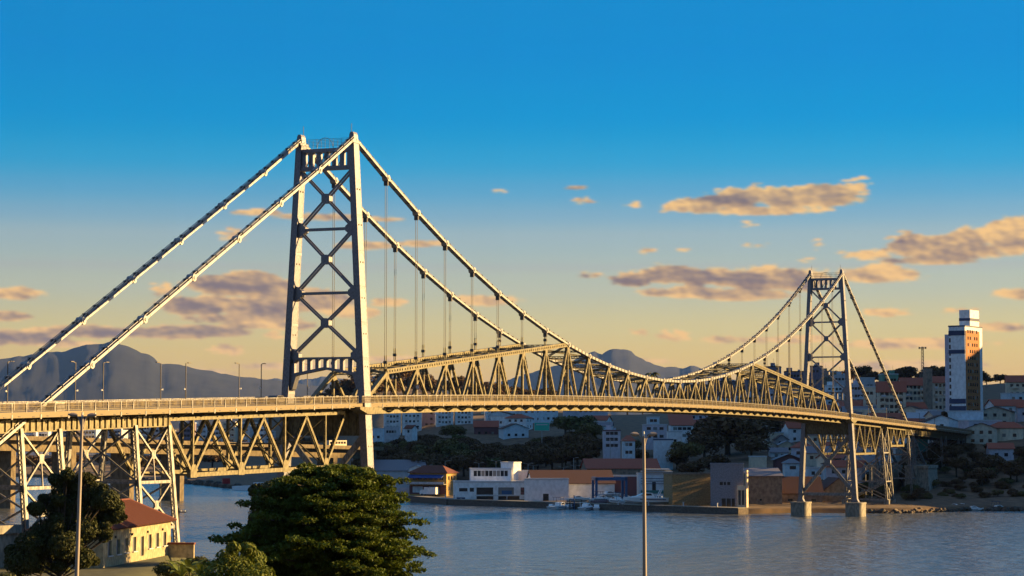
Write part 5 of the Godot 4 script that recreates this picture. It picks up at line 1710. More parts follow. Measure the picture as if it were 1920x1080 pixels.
func waterfront() -> void:
	var y := 1.6
	# quay wall along the marina
	var q := thing("quay", "low dark stone quay along the marina with mooring posts", "quay")
	var pts := [[745, 862], [850, 800], [1000, 772], [1080, 757], [1240, 730], [1392, 706]]
	for i in pts.size() - 1:
		var a := gp(pts[i][0], pts[i][1] - 3.0, 0.55)
		var b := gp(pts[i + 1][0], pts[i + 1][1] - 3.0, 0.55)
		bar(q, "wall", a, b, 5.0, 2.6, M.quay)
		bar(q, "coping", a + Vector3(0, 1.38, 0), b + Vector3(0, 1.38, 0), 5.3, 0.2, M.concrete)
	for p in [[1158, 740], [1215, 731], [1280, 722], [1343, 712], [852, 798], [836, 806]]:
		var o := thing("mooring_post", "short pale mooring post on the quay edge", "bollard", gp(p[0], p[1] - 4.0, 1.9), 0.0, "mooring posts on the quay")
		var b := MB.new()
		b.lathe(Vector3.ZERO, [[0.32, 0], [0.26, 0.2], [0.2, 1.1], [0.3, 1.2], [0.28, 1.4], [0.0, 1.5]], 8)
		made(o, "post", b, M.pale_trim)
	# yellow house with red hip roof, blue awning
	var o := building("waterfront_house", "two-storey waterfront house with red hip roof, blue awning and sunlit yellow side", "house", {"l": 768, "r": 838, "top": 887, "base": 926, "d": 838.0, "turn": -22.0, "deep": 9.5, "wall": "yellow_wall", "roof": "hip", "rise": 2.7, "floors": 2, "cols": 6, "ww": 1.5, "wh": 1.4, "side_cols": 3, "eave": 0.7})
	var w := 70 * 838.0 / FOCAL / cos(deg_to_rad(22))
	var fr := MB.new()
	fr.box(Vector3(-0.2, 1.6, 0.10), Vector3(w - 0.4, 3.2, 0.16))
	made(o, "maroon_ground_floor", fr, M.maroon)
	for x in [-w * 0.27, w * 0.17]:
		block(o, "shop_window", Vector3(x, 1.7, 0.2), Vector3(4.2, 2.3, 0.08), M.blue_wall)
	var aw := MB.new()
	aw.poly_x([[0.0, 7.3], [0.0, 6.9], [2.6, 6.0], [2.6, 6.2]], -w / 2, w / 2 - 1.0)
	made(o, "awning", aw, M.awning_blue)
	block(o, "balcony", Vector3(0, 3.7, 1.3), Vector3(w, 0.3, 2.5), M.concrete)
	block(o, "balcony_wall", Vector3(0, 4.2, 2.45), Vector3(w, 0.8, 0.15), M.grey_wall)
	# truck and the garden wall behind it
	var gw := thing("garden_wall", "long pale plastered wall behind the white truck", "wall", gp(798, 852.0, 1.6), face_angle(-6))
	block(gw, "panel", Vector3(-7.0, 1.1, 0), Vector3(16.0, 3.6, 0.3), M.lavender_wall)
	block(gw, "panel", Vector3(9.2, 1.3, -0.6), Vector3(15.5, 4.0, 0.3), M.lavender_wall)
	box_truck("white box truck parked on the waterfront road", gp(806, 836.0, 1.95), face_angle(150))
	building("warehouse", "long low warehouse with dark grey sheet roof behind the yellow house", "warehouse", {"l": 690, "r": 800, "top": 882, "base": 905, "d": 930.0, "turn": 8.0, "deep": 24.0, "wall": "grey_wall", "roof": "gable", "rise": 4.2, "tiles": "sheet_roof"})
	building("kiosk", "small white gabled kiosk roof by the yellow house", "building", {"l": 767, "r": 796, "top": 878, "base": 890, "d": 905.0, "deep": 7.0, "wall": "white_wall", "roof": "gable_z", "rise": 1.2, "tiles": "pale_roof"})
	# marina club
	var c := building("marina_club", "white two-storey marina club with open ground floor at the water", "building", {"l": 853, "r": 1000, "top": 904, "base": 944, "d": 797.0, "turn": 4.0, "deep": 12.0, "wall": "white_wall", "sink": 1.5, "wins": [[1.6, 4.4, 3.0, 1.2], [5.4, 4.3, 1.5, 1.4], [7.8, 3.2, 6.0, 2.6], [7.8, 0.2, 6.0, 2.5], [15.6, 3.2, 5.6, 2.6], [15.6, 0.2, 7.6, 2.5], [23.6, 3.2, 2.6, 2.6]]})
	block(c, "red_panel", Vector3(-14.06 + 24.9, 5.2, 0.05), Vector3(2.4, 1.0, 0.12), M.maroon)
	block(c, "red_panel", Vector3(-14.06 + 24.9, 3.8, 0.05), Vector3(2.4, 1.0, 0.12), M.maroon)
	block(c, "blue_board", Vector3(-14.06 + 18.6, 4.0, -0.1), Vector3(3.6, 1.4, 0.1), M.lift_blue)
	block(c, "club_sign", Vector3(-14.06 + 2.2, 1.4, 0.08), Vector3(3.0, 1.8, 0.12), M.navy)
	var em := MB.new()
	for k in 14:
		var a := TAU * k / 16.0
		var a2 := TAU * (k + 1) / 16.0
		em.beam(Vector3(cos(a) * 0.42, sin(a) * 0.34, 0), Vector3(cos(a2) * 0.42, sin(a2) * 0.34, 0), 0.1, 0.04, Vector3.BACK)
	em.box(Vector3(0, -0.62, 0), Vector3(1.5, 0.14, 0.03))
	var emo := made(c, "emblem", em, M.pale_trim)
	emo.position = Vector3(-14.06 + 2.2, 1.6, 0.17)
	block(c, "terrace_rail", Vector3(1.2, 2.95, 0.12), Vector3(16.0, 0.18, 0.2), M.pale_trim)
	for x in [-0.2, 4.6]:
		rod(c, "column", Vector3(x, 0, 0.1), Vector3(x, 2.9, 0.1), 0.16, M.pale_trim)
	building("club_upper_storey", "white set-back upper storey of the marina club with a long window band", "building", {"l": 883, "r": 958, "top": 880, "base": 908, "d": 806.0, "turn": 4.0, "deep": 9.0, "wall": "white_wall", "floors": 1, "cols": 9, "ww": 1.3, "wh": 2.0, "wbase": 1.6})  # upper storey of the marina club, built as its own node
	building("roof_tank", "white roof tank housing with its right side in sun", "building", {"l": 939, "r": 963, "top": 868, "base": 886, "d": 812.0, "turn": -38.0, "deep": 4.4, "wall": "white_wall"})
	building("marina_hall", "pale angled hall beside the club upper storey with the window band", "building", {"l": 958, "r": 1000, "top": 884, "base": 912, "d": 812.0, "turn": -14.0, "deep": 8.0, "wall": "lavender_wall"})
	building("boat_hall", "white walled boat hall with long dark red tiled roof", "building", {"l": 1000, "r": 1152, "top": 906, "base": 941, "d": 792.0, "turn": 6.0, "deep": 22.0, "wall": "white_wall", "roof": "gable", "rise": 4.4, "tiles": "dark_tiles", "sink": 1.5})
	building("boat_store", "tall plain white front of the boat hall with a small awning", "building", {"l": 985, "r": 1066, "top": 899, "base": 943, "d": 783.0, "turn": 4.0, "deep": 5.0, "wall": "white_wall", "sink": 1.5, "wins": [[6.2, 0.3, 2.0, 3.0]]})
	building("market_hall", "long low hall with brown red tiled roof behind the marina", "building", {"l": 1100, "r": 1236, "top": 878, "base": 893, "d": 880.0, "turn": 5.0, "deep": 20.0, "wall": "brown_wall", "roof": "gable", "rise": 3.6, "tiles": "bright_tiles"})
	building("container_shed", "maroon shed with white rail behind the boat lift", "building", {"l": 1140, "r": 1204, "top": 893, "base": 922, "d": 800.0, "turn": 0.0, "deep": 8.0, "wall": "maroon", "tiles": "sheet_roof"})
	var gs := building("boat_shop", "white and teal striped boat shop with layered flat roof", "building", {"l": 1200, "r": 1262, "top": 890, "base": 935, "d": 765.0, "turn": 2.0, "deep": 14.0, "wall": "blue_wall", "sink": 1.5, "wins": [[4.0, 2.6, 1.3, 3.2], [8.6, 2.6, 1.3, 3.2]]})
	var tl := MB.new()
	for k in 3:
		tl.box(Vector3(0.3, 8.6 + 0.7 * k, -5.0 + 0.2 * k), Vector3(11.8 - k * 1.5, 0.35, 10.4 - k))
	made(gs, "roof_layer", tl, M.pale_roof)
	block(gs, "teal_band", Vector3(0, 2.4, 0.06), Vector3(11.2, 1.1, 0.12), M.teal)
	for k in 3:
		block(gs, "navy_stripe", Vector3(0, 5.2 + 0.9 * k, 0.06), Vector3(11.2, 0.2, 0.12), M.navy)
	# blue travel lift
	var bl := thing("boat_lift", "blue gantry boat lift standing over a white cruiser", "boat lift", gp(1142, 770.0, 1.7), face_angle(8))
	for x in [-5.2, 5.2]:
		for z in [-3.4, 3.4]:
			block(bl, "leg", Vector3(x, 4.2, z), Vector3(0.8, 8.4, 0.8), M.lift_blue)
			var wl := MB.new()
			wl.tube(Vector3(x - 0.35, 0.5, z + 0.5), Vector3(x + 0.35, 0.5, z + 0.5), 0.6, 0.6, 12)
			made(bl, "wheel", wl, M.rubber)
		block(bl, "side_beam", Vector3(x, 8.1, 0), Vector3(0.9, 1.1, 7.6), M.lift_blue)
	for z in [-3.4, 3.4]:
		block(bl, "cross_beam", Vector3(0, 8.0, z), Vector3(11.2, 1.0, 0.7), M.lift_blue)
	var bf := face_angle()
	motor_boat("large white motor yacht with dark stripe on the quay beside the tan wall", gp(1210, 733.0, 2.2), bf + PI + 0.1, 15.0, 2)
	motor_boat("white cruiser with hard top standing left of the large yacht", gp(1154, 742.0, 2.0), bf + 2.0, 9.5, 1)
	motor_boat("white cruiser with dark sun roof moored stern to the quay", gp(1050, 748.0, -0.4), bf + 1.1, 11.0, 1)
	motor_boat("white cruiser with blue stern panel moored beside the pilings", gp(1099, 741.0, -0.4), bf + 1.2, 10.0, 2)
	motor_boat("white launch hung in the blue boat lift", gp(1142, 771.0, 3.2), bf + 0.4, 9.0, 0)
	motor_boat("small white launch on the ground behind the boat lift", gp(1172, 782.0, 1.9), bf + 0.2, 8.0, 0)
	var cv := thing("boat_cover", "boat under a pale arched cover frame on the quay", "boat", gp(1124, 750.0, 1.7), bf)
	for k in 6:
		var hp := MB.new()
		for i in 8:
			var a0 := PI * i / 8
			var a1 := PI * (i + 1) / 8
			hp.tube(Vector3(cos(a0) * 2.6, sin(a0) * 2.4, -k * 0.9), Vector3(cos(a1) * 2.6, sin(a1) * 2.4, -k * 0.9), 0.08, 0.08, 5)
		made(cv, "hoop", hp, M.pale_trim)
	var hb := MB.new()
	hull(hb, 6.0, 2.4, 1.2)
	made(cv, "hull", hb, M.plum_wall)
	for p in [[1076, 750], [1090, 744], [1068, 747]]:
		var pl := thing("mooring_pile", "dark timber mooring pile between the moored cruisers", "pile", gp(p[0], p[1], -1.0), 0.0, "mooring piles at the marina")
		rod(pl, "pile", Vector3.ZERO, Vector3(0, 4.2 if p[0] != 1076 else 5.6, 0), 0.22, M.lift_blue if p[0] == 1076 else M.bark)
	building("tan_shed", "tan rendered windowless shed wall at the water's edge", "building", {"l": 1259, "r": 1337, "top": 889, "base": 946, "d": 730.0, "turn": 15.0, "deep": 9.0, "wall": "sun_tan", "sink": 1.0, "trim": "brown_wall"})
	var sb := building("slate_building", "slate blue box building with a lit right edge and glazed door front", "building", {"l": 1331, "r": 1392, "top": 871, "base": 951, "d": 719.0, "turn": -6.0, "deep": 9.0, "wall": "slate_wall", "sink": 1.0, "wins": [[3.0, 7.2, 1.0, 1.0], [4.3, 7.2, 0.7, 1.0], [5.4, 7.2, 1.0, 1.0], [3.6, 0.3, 1.3, 2.6], [5.2, 0.3, 1.3, 2.6], [6.8, 0.3, 1.0, 2.6]], "trim": "slate_wall"})
	var an := thing("glazed_porch", "narrow cream porch frame with tall panes beside the slate building", "porch", gp(1388.5, 717.0, 1.5), face_angle(-30))
	for x in [-1.2, 0.0, 1.2]:
		block(an, "post", Vector3(x, 3.3, 0), Vector3(0.25, 6.6, 0.25), M.cream_wall)
	block(an, "lintel", Vector3(0, 6.4, 0), Vector3(2.7, 1.5, 0.4), M.cream_wall)
	block(an, "sill", Vector3(0, 0.5, 0), Vector3(2.7, 0.8, 0.4), M.cream_wall)
	for x in [-0.6, 0.6]:
		block(an, "pane", Vector3(x, 3.3, -0.05), Vector3(0.95, 5.0, 0.05), M.glass)
	block(an, "pale_edge", Vector3(1.8, 5.6, -0.3), Vector3(0.35, 13.0, 1.4), M.cream_wall)  # tall cream strip along the slate building's right edge
	building("brick_warehouse", "weathered brown warehouse with stained wall and grey sheet roof", "warehouse", {"l": 1400, "r": 1465, "top": 892, "base": 952, "d": 735.0, "turn": 6.0, "deep": 16.0, "wall": "brown_wall", "roof": "gable", "rise": 2.4, "tiles": "sheet_roof", "sink": 2.0, "wins": [[3.0, 2.4, 0.7, 0.6], [4.0, 2.4, 0.7, 0.6]]})
	building("boat_shed", "low brown shed with broad dark roof behind the far tower's piers", "shed", {"l": 1463, "r": 1540, "top": 924, "base": 948, "d": 745.0, "turn": 0.0, "deep": 16.0, "wall": "brown_wall", "roof": "gable", "rise": 5.2, "tiles": "dark_tiles", "sink": 2.0, "floors": 1, "cols": 3, "ww": 1.6, "wh": 0.8})
	building("boat_shed", "brown shed with pale gable edge behind the far tower's near pier", "shed", {"l": 1536, "r": 1604, "top": 924, "base": 948, "d": 752.0, "turn": 4.0, "deep": 16.0, "wall": "tan_wall", "roof": "gable_z", "rise": 5.0, "tiles": "dark_tiles", "sink": 2.0})
	# left shore: embankment, red container, white barge wall
	var ct := thing("container", "small red shipping container on the rocky bank", "container", gp(426, 1046.0, 1.6), face_angle(10))
	block(ct, "body", Vector3(0, 1.5, 0), Vector3(3.6, 2.6, 2.4), M.red_paint)
	for k in 5:
		block(ct, "rib", Vector3(-1.4 + 0.7 * k, 1.5, 1.22), Vector3(0.16, 2.5, 0.08), M.red_paint)
	var ba := thing("barge", "long white flat barge moored at the rocky bank", "barge", gp(470, 1002.0, -0.3), face_angle(-8))
	var bb := MB.new()
	bb.poly_z([[-7.5, 0.3], [-6.8, -0.2], [6.8, -0.2], [7.5, 0.3], [7.5, 2.4], [-7.5, 2.0]], -2.5, 2.5)
	made(ba, "hull", bb, M.gelcoat)
	block(ba, "deck_house", Vector3(4.0, 3.0, 0), Vector3(4.0, 1.4, 3.0), M.white_wall)
	# small boats drawn up right of the anchorage
	motor_boat("small white skiff drawn up on the beach beyond the anchorage", gp(1786, 738.0, 0.6), bf + 2.5, 6.0, 0)
	motor_boat("pale open boat drawn up beside the skiff", gp(1800, 742.0, 0.6), bf + 2.8, 6.0, 0)
	motor_boat("blue striped launch afloat off the beach", gp(1822, 733.0, -0.2), bf + 0.2, 7.0, 0)
	motor_boat("white fishing launch afloat beyond the striped launch", gp(1868, 735.0, -0.2), bf + 0.3, 8.0, 1)
	var sc := thing("sea_wall", "rough brown stone sea wall under the far trestles", "wall")
	for k in 110:
		var px := lerpf(1600, 1915, k / 109.0)
		var p := gp(px, shore_depth(px) + rng.randf_range(-2, 2), rng.randf_range(0.0, 0.9))
		var s := rng.randf_range(0.5, 1.3)
		var st := MB.new()
		st.lathe(Vector3.ZERO, [[0.0, -s * 0.5], [s * 0.8, -s * 0.3], [s, 0.0], [s * 0.6, s * 0.45], [0.0, s * 0.55]], 6)
		var bo := made(sc, "boulder", st, M.quay)
		bo.position = p
		bo.rotation = Vector3(rng.randf() * 0.4, rng.randf() * TAU, rng.randf() * 0.4)
	var lc := thing("rock_bank", "brown rocky bank along the far shore behind the steel approach", "rocks")
	for k in 80:
		var px := lerpf(150, 720, k / 79.0)
		var p := gp(px, shore_depth(px) + rng.randf_range(-3, 3), rng.randf_range(0.2, 1.2))
		var s := rng.randf_range(1.2, 3.0)
		var st := MB.new()
		st.lathe(Vector3.ZERO, [[0.0, -s * 0.5], [s * 0.8, -s * 0.3], [s, 0.0], [s * 0.6, s * 0.45], [0.0, s * 0.55]], 6)
		var bo := made(lc, "boulder", st, M.quay)
		bo.position = p
		bo.rotation = Vector3(rng.randf() * 0.4, rng.randf() * TAU, rng.randf() * 0.4)
	for p in [[802, 905, 10], [835, 912, 11], [815, 930, 8], [898, 900, 10], [990, 880, 10], [1000, 885, 9], [1075, 900, 10], [1056, 895, 7], [1078, 896, 7], [930, 890, 11], [1165, 905, 14], [1144, 930, 13]]:
		lamp_far(p[0], p[1], p[2], 2 if int(p[0]) % 2 == 0 else 1)
	var k := 0
	for p in [[1784, 872], [1796, 871], [1808, 873], [1820, 872], [1833, 874]]:
		car(["grey", "silver", "dark blue", "white", "black"][k] + " car parked below the pale blue annex", gp(p[0], p[1], land_y(p[0], p[1]) + 0.6), bf + 0.2, M[["sheet_roof", "pale_roof", "navy", "gelcoat", "rubber"][k]], "cars parked below the tall tower")
		k += 1

func woods() -> void:
	var r := RandomNumberGenerator.new()
	r.seed = 19
	var sorts := ["leaf_dark", "leaf_dark", "leaf_mid", "leaf_olive"]
	var n := 0
	# the wooded slope between the waterfront and the white slabs
	var crest := [[690, 824], [760, 813], [850, 808], [890, 820], [950, 830], [1040, 812], [1090, 800], [1130, 815]]
	for j in 9:
		var d := 955.0 + j * 26.0
		for i in 18:
			var px := 692.0 + i * 24.0 + r.randf_range(-10, 10)
			var dd := d + r.randf_range(-10, 10)
			var py := 830.0
			for k in crest.size() - 1:
				if px >= crest[k][0]: py = lerpf(crest[k][1], crest[k + 1][1], clampf((px - crest[k][0]) / float(crest[k + 1][0] - crest[k][0]), 0, 1))
			var g := land_y(px, dd) - 0.5
			var room := at(px, py + r.randf_range(0, 14), dd).y - g
			var rad := r.randf_range(4.6, 8.2)
			var tall := minf(rad * r.randf_range(1.5, 2.0), room)
			if tall < 3.0: continue
			tree("dark round-crowned tree of the wooded slope above the marina", gp(px, dd, g), minf(rad, tall * 0.8), tall, r.randi(), "trees of the wooded slope", sorts[r.randi() % 4] if r.randf() < 0.35 else "leaf_dark")
			n += 1
	# single trees that stand out
	var big := [[1363, 960, 19.0, 22.0, "leaf_dark", "huge dark dome-shaped tree before the striped white block"], [1428, 990, 11.5, 17.0, "leaf_dark", "dark dome tree right of the huge one, before the blue striped block"], [1320, 930, 9.5, 13.0, "leaf_dark", "dark tree at the foot of the huge dome tree"], [1285, 900, 8.5, 13.5, "leaf_olive", "sparse tree with pale twigs before the stepped villa"], [1408, 925, 8.0, 11.0, "leaf_dark", "low dark tree beside the tan walled house"], [1085, 1090, 11.0, 15.0, "leaf_mid", "broad tree at the end of the wood below the rose houses"], [1105, 1060, 8.0, 13.0, "leaf_olive", "yellow green tree below the rose houses"], [1060, 1120, 8.0, 12.0, "leaf_olive", "olive tree at the crest of the wood"], [1195, 930, 5.5, 9.0, "leaf_dark", "dark tree beside the red hip-roofed house"], [1180, 990, 6.0, 9.0, "leaf_olive", "olive bush tree above the lilac grey house"], [850, 1120, 7.5, 10.0, "leaf_olive", "yellowing tree top below the middle slabs"], [740, 1075, 7.0, 9.0, "leaf_olive", "olive tree below the first white slab"], [1772, 885, 2.2, 12.0, "leaf_dark", "tall slim cypress beside the pale blue annex"], [1268, 905, 5.0, 8.0, "leaf_dark", "dark bushy tree before the stepped villa's lower wing"], [1340, 880, 8.0, 9.0, "leaf_dark", "low dark tree behind the slate building"], [1300, 870, 7.0, 8.0, "leaf_dark", "low dark tree behind the tan shed"]]
	for t in big:
		tree(t[5], gp(t[0], t[1], land_y(t[0], t[1]) - 0.5), t[2], t[3], r.randi(), "", t[4])
	# the wooded hill behind the near half of the truss, and the tree line of the ridge
	for i in 50:
		var px := 590.0 + i * 8.8 + r.randf_range(-3, 3)
		var d := 1500.0 + r.randf_range(0, 300)
		var rad := r.randf_range(7, 12)
		tree("distant dark tree on the hill crest behind the truss", gp(px, d, land_y(px, d) - 2.0), rad, rad * r.randf_range(1.2, 1.9), r.randi(), "trees on the hill behind the truss")
	for i in 34:
		var px := 1180.0 + i * 21.0 + r.randf_range(-6, 6)
		var d := 1380.0 + r.randf_range(0, 260)
		var rad := r.randf_range(6, 10)
		tree("distant tree among the ridge-top blocks", gp(px, d, land_y(px, d) - 1.0), rad, rad * r.randf_range(1.3, 1.8), r.randi(), "trees among the ridge-top blocks")
	for i in 44:
		var px := 1570.0 + i * 8.6 + r.randf_range(-5, 5)
		var d := 790.0 + r.randf_range(0, 80)
		var rad := r.randf_range(3.5, 6.0)
		var tall := minf(rad * r.randf_range(1.3, 1.7), at(px, 826 if px > 1690 else 800, d).y - land_y(px, d))
		if tall < 2.5: continue
		rad = minf(rad, tall * 0.8)
		tree("tree on the shaded bank behind the viaduct trestles", gp(px, d, land_y(px, d) - 0.5), rad, tall, r.randi(), "trees behind the viaduct")
	# trees on the unseen hill at right, which keeps low sun off the wood
	var hw := MultiMeshInstance3D.new()
	hw.name = "unseen_hill_wood"
	hw.set_meta("kind", "stuff")
	hw.set_meta("label", "wood on the unseen hill at right, placed to shade the mainland slope")
	var mm := MultiMesh.new()
	mm.transform_format = MultiMesh.TRANSFORM_3D
	mm.mesh = crown_mesh("leaf_dark", 1, 1500, 0.105, M.leaf_dark)
	mm.instance_count = 90
	for i in 90:
		var px := 2120.0 + r.randf_range(0, 1100)
		var d := 790.0 + r.randf_range(0, 520)
		var rad := r.randf_range(6, 10)
		mm.set_instance_transform(i, Transform3D(Basis.from_scale(Vector3(rad, rad * 0.9, rad)), gp(px, d, land_y(px, d) + rad * 0.6)))
	hw.multimesh = mm
	add_child(hw)
	for i in 90:
		var px := 1600.0 + i * 3.8 + r.randf_range(-8, 8)
		var t := r.randf_range(26, 120)
		var d := shore_depth(px) + t
		var rad := r.randf_range(1.8, 3.6)
		tree("dusky shrub covering the bank under the viaduct", gp(px, d, land_y(px, d) - 0.8), rad, rad * r.randf_range(1.0, 1.4), r.randi(), "shrubs on the bank under the viaduct", sorts[r.randi() % 4], "bush")
	for p in [[1735, 890, 7.0], [1746, 884, 6.0], [1700, 895, 5.0]]:
		palm("palm with drooping fronds between the viaduct and the red-roofed blocks", gp(p[0], p[1], land_y(p[0], p[1])), p[2], 3.2, "palms behind the viaduct")
	palm("tall lone palm on the ridge above the chain's sag", gp(1222, 1400, land_y(1222, 1400)), 26.0, 6.0)
	for i in 16:
		var px := -20.0 + i * 42.0
		var d := 1300.0 + r.randf_range(0, 100)
		tree("dim round tree on the far bank behind the concrete bridge", gp(px, d, land_y(px, d) - 0.5), r.randf_range(6, 9), r.randf_range(9, 13), r.randi(), "trees on the far bank")
	tree("bare pale-limbed tree standing in the wood above the market hall", gp(1073, 960, land_y(1073, 960)), 4.0, 12.0, 3, "", "leaf_olive")

func slope_houses() -> void:
	# small houses that step up the mainland slope behind the far tower and under the truss
	var r := RandomNumberGenerator.new()
	r.seed = 64
	var walls := [["cream_wall", "cream"], ["white_wall", "white"], ["beige_wall", "beige"], ["lavender_wall", "lilac"], ["blue_wall", "pale blue"]]
	var roofs := [["gable", "bright_tiles", "orange tiled gable"], ["hip", "bright_tiles", "orange tiled hip roof"], ["gable", "sheet_roof", "grey sheet gable"], ["flat", "pale_trim", "flat roof"], ["gable_z", "dark_tiles", "dark front gable"]]
	var zones := [[1500, 1650, 800, 1000, 30, "behind the far tower"], [1590, 1790, 880, 1000, 26, "below the red-roofed blocks"], [1400, 1560, 1010, 1240, 26, "behind the far half of the truss"], [1830, 1930, 830, 980, 10, "beyond the tall tower"], [1290, 1420, 1060, 1300, 12, "around the sag of the chain"], [880, 1140, 1090, 1330, 16, "on the crest above the wood"]]
	for z in zones:
		for i in z[4]:
			var px := r.randf_range(z[0], z[1])
			var d := r.randf_range(z[2], z[3])
			var g := land_y(px, d)
			var w := r.randf_range(8, 14)
			var h := r.randf_range(4.5, 8.5)
			var wl: Array = walls[r.randi() % 5]
			var rf: Array = roofs[r.randi() % 5]
			var s: float = FOCAL / d
			building("house", "%s hillside house with %s %s" % [wl[1], rf[2], z[5]], "house", {"l": px - w * s / 2, "r": px + w * s / 2, "base": 812.4 - (g - EYE.y) * s, "top": 812.4 - (g + h - EYE.y) * s, "d": d, "deep": r.randf_range(7, 11), "turn": r.randf_range(-25, 20), "wall": wl[0], "roof": rf[0], "rise": r.randf_range(1.6, 2.6), "tiles": rf[1], "floors": 2 if h > 6 else 1, "cols": 3 if w > 10 else 2, "side_cols": 2, "ww": 1.4}, "hillside houses of the mainland")
	# more small craft in the marina
	var bf := face_angle()
	var craft := [[1034, 757.0, -0.3, 7.0, 0, 1.3, "small open launch moored left of the sun-roofed cruiser"], [1069, 752.0, -0.3, 7.5, 1, 1.2, "small cruiser with canopy moored right of the sun-roofed cruiser"], [1118, 743.0, -0.3, 8.0, 0, 1.5, "white launch moored right of the blue-sterned cruiser"], [1186, 750.0, 2.0, 9.0, 2, 2.9, "white sports boat on chocks behind the large yacht"], [1232, 748.0, 2.0, 10.0, 2, 3.0, "white day cruiser on chocks nearest the striped boat shop"], [1128, 760.0, 2.0, 9.0, 1, 0.3, "cruiser with canopy parked before the boat lift"], [1084, 765.0, 2.0, 8.0, 0, 0.1, "white hull stored against the boat hall wall"]]
	for c in craft:
		motor_boat(c[6], gp(c[0], c[1], c[2]), bf + c[5], c[3], c[4])

# ---------------------------------------------------------------- the island side
func ground(px: float, d: float) -> Vector3:
	var p := gp(px, d)
	p.y = island_y(p) - 0.15
	return p

func pad(b: MB, r: RandomNumberGenerator, c: Vector3, rx: float, ry: float, count: int, size: float, flat_up: float) -> void:
	var t := r.randf_range(0.75, 1.25)
	for i in count:
		var a := r.randf() * TAU
		var q := sqrt(r.randf())
		var yy := r.randf_range(-1, 1) * sqrt(maxf(0.05, 1.0 - q * q))
		var p := c + Vector3(cos(a) * q * rx, yy * ry + sin(a * 3.0 + c.x) * ry * 0.3, sin(a) * q * rx)
		var k := t * r.randf_range(0.6, 1.4)
		b.tint = Color(k * r.randf_range(0.9, 1.25), k, k * r.randf_range(0.6, 1.0))
		var n := Vector3(r.randfn() * 0.6, flat_up + r.randf(), r.randfn() * 0.6).normalized()
		leaf(b, p, n, size * r.randf_range(0.6, 1.35), r.randf() * TAU)

func tiered_tree(label: String, px: float, d: float, prof: Array) -> void:
	# spreading tree with flat storeys of leaves; prof: picture height, left and right limits of the crown
	var base := ground(px, d)
	var o := thing("spreading_tree", label, "tree", base)
	var r := RandomNumberGenerator.new()
	r.seed = 77
	var mpp := d / FOCAL
	var tr := MB.new()
	var top_y := at(px, prof[0][0], d).y - base.y
	tr.tube(Vector3(0, -1, 0), Vector3(0.1, top_y * 0.55, 0.1), 0.34, 0.22, 10)
	tr.tube(Vector3(0.1, top_y * 0.55, 0.1), Vector3(0.2, top_y - 0.3, 0), 0.22, 0.05, 8)
	made(o, "trunk", tr, M.bark)
	for j in prof.size():
		var y: float = at(px, prof[j][0], d).y - base.y - 0.12
		var lft: float = (px - prof[j][1]) * mpp
		var rt: float = (prof[j][2] - px) * mpp
		var b := MB.new()
		b.use_color = true
		var w := MB.new()
		var n := 11 if j > 2 else 7
		for k in n:
			var a := TAU * (k + 0.5 * (j % 2)) / n + r.randf_range(-0.18, 0.18)
			var rr := lerpf(lft, rt, 0.5 + 0.5 * cos(a)) * (r.randf_range(0.62, 0.85) if (k + j) % 3 else r.randf_range(0.95, 1.06))
			var dir := rgt * cos(a) + Vector3(-fwd.x, 0, -fwd.z).normalized() * sin(a) * 0.92
			var from := Vector3(0.1, y - 0.35 - rr * 0.06, 0.1)
			var tip := dir * rr + Vector3(0, y + r.randf_range(-0.16, 0.16), 0)
			w.tube(from, tip * 0.9 + from * 0.1 - Vector3(0, 0.1, 0), 0.09, 0.03, 5, false)
			var steps := maxi(2, int(rr / 0.62))
			for s in range(1, steps + 1):
				var u := float(s) / steps
				if u * rr < 0.5 and j > 3: continue
				var c := Vector3(0, y, 0).lerp(tip, u) + dir.cross(Vector3.UP) * r.randf_range(-0.5, 0.5) * u * rr * 0.3 + Vector3(0, r.randf_range(-0.14, 0.14), 0)
				var rx := lerpf(0.7, 0.46, u) * r.randf_range(0.8, 1.25)
				pad(b, r, c, rx, 0.17, int(120 * rx / 0.5), 0.11, 0.3)
		for k in (6 if j < 3 else 16):
			var a := r.randf() * TAU
			var rr := lerpf(lft, rt, 0.5 + 0.5 * cos(a)) * r.randf_range(0.45, 0.86)
			var dir := rgt * cos(a) + Vector3(-fwd.x, 0, -fwd.z).normalized() * sin(a) * 0.92
			pad(b, r, dir * rr + Vector3(0, y + r.randf_range(-0.25, 0.2), 0), r.randf_range(0.4, 0.7), 0.2, 130, 0.11, 0.3)
		made(o, "branches", w, M.bark)
		made(o, "leaf_storey", b, M.leaf_near)

